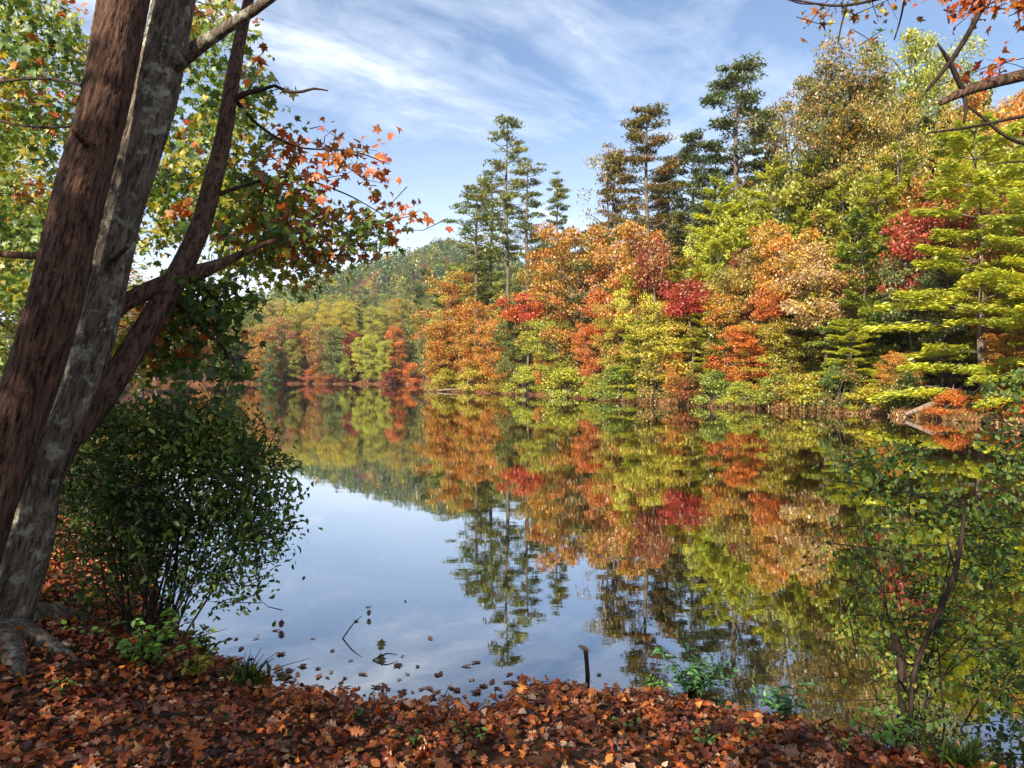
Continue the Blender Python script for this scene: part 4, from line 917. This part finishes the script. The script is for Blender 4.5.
# ------------------------------------------------------------------ leaf litter
rng = np.random.default_rng(99)
GP = np.array([(.32, .075, .022), (.40, .12, .03), (.22, .05, .02), (.12, .036, .018), (.52, .17, .035), (.46, .26, .15), (.28, .13, .07), (.07, .025, .014), (.60, .26, .055), (.60, .40, .26)])
GW = np.array([.20, .13, .17, .14, .09, .07, .08, .07, .03, .02])
mb = MB()
def scatter(n, x0, x1, y0, y1, size, tm, lift=.02, wet=0.0):
    X = rng.uniform(x0, x1, n); Y = rng.uniform(y0, y1, n); wl = np.interp(X, WX, WY)
    bare = rng.uniform(0, 1, n) > .75 * np.exp(-((X - .25) / .45) ** 2 - ((Y - 3.15) / .28) ** 2) + .35 * np.exp(-((X + 1.5) / .5) ** 2 - ((Y - 4.2) / .2) ** 2)
    k = bare & (Y < wl + .01 + np.abs(rng.normal(0, .05, n)) + wet * rng.exponential(1, n)) & (np.abs(X) < Y * .80 + .6); X, Y = X[k], Y[k]; n = len(X)
    Z = np.maximum(near_h(X, Y), 0.004 if wet == 0 else -9) + rng.uniform(0, lift, n)
    fw = rng.normal(size=(n, 3)) * np.array([1, 1, .30]); nr = rng.normal(0, .6, (n, 3)) + np.array([0, 0, 1.0])
    v, f = place(tm[0], tm[1], np.stack([X, Y, Z], -1), frames(fw, norm(nr)), size * rng.uniform(.55, 1.25, n), rng.normal(-.1, .55, n), rng.normal(.1, .45, n))
    wetdry = 1 + .30 * np.sin(X * 5.1 + 2 * np.sin(Y * 3.3)) * np.sin(Y * 6.3 + 1.5 * np.sin(X * 2.9))
    cols = GP[rng.choice(len(GP), n, p=GW)] * rng.uniform(.6, 1.3, (n, 1)) * wetdry[:, None] * np.array([1.22, 1.16, 1.08])
    mb.add(v, None, f, np.repeat(cols, len(tm[0]), 0))
scatter(32000, -5, 4, 1.6, 7.2, .054, (OAK * np.array([1.25, 1, 1]), OAK_F), .03)
scatter(7000, -5, 4, 1.6, 7.2, .052, (MAPLE, MAPLE_F), .035)
scatter(18000, -5, 4, 1.6, 7.2, .048,
        (LENS * np.array([1.6, 1, 1]), LENS_F), .04)
scatter(1500, -5, 4, 1.6, 7.2, .095, (OAK * np.array([1.3, 1, 1]), OAK_F), .05)
scatter(10, -5, 4, 1.6, 7.2, .05, (LENS * np.array([1.6, 1, 1]), LENS_F), .04)
mb.twiggy = True
for k in range(320):
    x, y = rng.uniform(-3, 3), rng.uniform(2.4, 4.8)
    if y > np.interp(x, WX, WY) - .02: continue
    a_ = np.array([x, y, float(near_h(x, y)) + .03]); an = rng.uniform(0, 6.28); L = rng.uniform(.06, .32); b_ = a_ + np.array([math.cos(an) * L, math.sin(an) * L, rng.uniform(-.02, .05)])
    mb.tube([a_, (a_ + b_) / 2 + rng.normal(0, .012, 3), b_], [.004, .003, .0015], 4)
tag(obj('fallen_leaves', mb.mesh('fallen_leaves', False), M_LITTER), 'thick carpet of fallen rust brown leaves covering the near bank', 'leaf litter', None, 'stuff')
mb = MB(); n_ = 0
X = rng.uniform(-3.2, 3, 5000); Y = rng.uniform(3.5, 7.5, 5000); wl = np.interp(X, WX, WY); k = (Y > wl) & (Y < wl + rng.exponential(.6, 5000)); X, Y = X[k], Y[k]; n = len(X)
Z = near_h(X, Y) + .006
R = frames(rng.normal(size=(n, 3)) * np.array([1, 1, .1]), rng.normal(0, .15, (n, 3)) + np.array([0, 0, 1.0]))
v, f = place(OAK, OAK_F, np.stack([X, Y, Z], -1), R, .09 * rng.uniform(.6, 1.2, n), rng.normal(0, .2, n))
cols = GP[rng.choice(len(GP), n, p=GW)] * rng.uniform(.6, 1.1, (n, 1)); mb.add(v, None, f, np.repeat(cols, len(OAK), 0))
tag(obj('sunken_leaves', mb.mesh('sunken_leaves', False), M_LITTER), 'drowned leaves lying on the shallow lake bottom off the bank', 'leaf litter', None, 'stuff')
# leaves floating off the bank, each a thing
lm = []
for q, (tm, tf) in enumerate(((OAK, OAK_F), (MAPLE, MAPLE_F))):
    v, f = place(tm - np.array([0, .5, 0]), tf, np.zeros((1, 3)), np.eye(3)[None], np.array([.085]), np.array([.10]), np.array([.06]))
    for ci, cc in enumerate(((.28, .08, .03), (.14, .05, .03), (.44, .20, .12), (.40, .13, .03))):
        lm.append(mesh_np('floating_leaf', v, f, np.tile(cc, (len(v), 1))))
for k, (px, py) in enumerate(((275, 632), (281, 655), (312, 640), (268, 668), (300, 668), (318, 678), (338, 690), (345, 680), (362, 676), (375, 689), (398, 668), (407, 676), (402, 658), (418, 668), (425, 690), (440, 676), (452, 690), (466, 668), (478, 690),
                              (356, 622), (368, 608), (405, 602), (331, 652), (350, 662), (476, 664), (482, 700 - 12), (470, 682), (492, 684), (388, 692), (412, 694), (437, 694), (600, 676), (430, 640), (240, 650), (236, 640), (255, 640), *[(float(x), float(np.interp(x, [260, 300, 380, 480, 530], [672, 684, 697, 706, 690]) - rng.exponential(9))) for x in rng.uniform(262, 530, 50)])):
    Yl = F * EYE / (py - HOR); me = lm[(k * 5 + k // 3) % len(lm)]
    o = obj('floating_leaf', me, M_LITTER, None, ((px - 512) / F * Yl, Yl, .004)); o.rotation_euler = (rng.normal(0, .03), rng.normal(0, .03), rng.uniform(0, 6.28)); s = rng.uniform(.4, .95); o.scale = (s, s, s)
    tag(o, 'fallen leaf floating on the shallow water just off the leafy bank', 'leaf', 'leaves floating off the bank')
for px, py, h, cc, lb in ((280, 618, .10, (.16, .05, .03), 'dark rust leaf standing upright out of the water beside the shrub'), (380, 641, .13, (.10, .11, .03), 'olive leaf standing upright in the middle of the shallow water'), (368, 606, .08, (.20, .12, .06), 'small brown leaf on a drowned twig farthest from the bank')):
    Yl = F * EYE / (py + 12 - HOR); b = np.array([(px - 512) / F * Yl, Yl, .0])
    v, f = place(OAK * np.array([1.5, 1, 1]), OAK_F, np.array([[0, 0, .01]]), frames(np.array([[.1, 0, 1.0]]), np.array([[.3, -1.0, 0]])), np.array([h * .7]), np.array([.3]), np.array([.3]))
    o = obj('upright_leaf', mesh_np('upright_leaf', v, f, np.tile(cc, (len(v), 1))), M_LEAF, None, tuple(b)); tag(o, lb, 'leaf')
for k, (x0, y0, x1, y1, z0, z1, lb) in enumerate(((340, 640, 360, 616, -.02, .16, 'dark drowned twig poking up left of the upright olive leaf'), (372, 662, 396, 658, 0, .02, 'dark twig floating below the upright olive leaf'))):
    Ya, Yb = F * EYE / (y0 - HOR), F * EYE / (y1 - HOR); a_ = np.array([(x0 - 512) / F * Ya, Ya, z0]); b_ = np.array([(x1 - 512) / F * Ya, Ya + .05, z1])
    mb = MB(); mb.tube([a_ - a_, (b_ - a_) * .5 + np.array([.01, 0, .03]), b_ - a_], [.006, .005, .002], 5, .03); o = obj('twig', mb.mesh('twig'), M_TWIG, None, tuple(a_)); tag(o, lb, 'twig')

# ------------------------------------------------------------------ trees behind the photographer (they shade the near bank)
for k, (x, y, H, wd) in enumerate(((-7.1, -3.4, 8.5, 4.2), (-7.9, -2.9, 8.0, 4.6), (-6.3, -4.0, 8.3, 4.6), (-4.7, -4.8, 8.2, 4.8), (-3.1, -5.9, 8.4, 4.8), (-1.5, -6.5, 7.4, 4.6))):
    tm, cm, H0, W0 = SHADE[k % 2]
    o = empty('shade_tree', (x, y, float(near_h(x, y)) - .1), k * 1.3); o.scale = (wd / W0, wd / W0, H / H0)
    tag(o, 'tall broadleaf tree standing behind the photographer', 'tree', 'trees behind the photographer')
    obj('trunk', tm, None, o); cr = obj('crown', cm, None, o); cr.color = (*C['lgr'], 1); cr['second_tint'] = list(C['gold'])
print('TREES', _count[0])
# ------------------------------------------------------------------ haze: one box of even thin air round the whole scene
m, t = new_mat('haze_air')
pv = N(t, 'ShaderNodeVolumePrincipled'); pv.inputs['Density'].default_value = 0.00015; pv.inputs['Color'].default_value = (.80, .88, 1, 1); pv.inputs['Anisotropy'].default_value = 0.0
ho = N(t, 'ShaderNodeOutputMaterial'); t.links.new(pv.outputs[0], ho.inputs['Volume'])
x0, x1, y0_, y1_, z0, z1 = -9000, 9000, -300, 4200, -3.4, 190
hv = np.array([(x, y, z) for z in (z0, z1) for y in (y0_, y1_) for x in (x0, x1)], float)
hf = np.array([(0, 2, 3, 1), (4, 5, 7, 6), (0, 1, 5, 4), (2, 6, 7, 3), (0, 4, 6, 2), (1, 3, 7, 5)])
tag(obj('haze', mesh_np('haze', hv, hf), m), None, None, None, 'stuff')
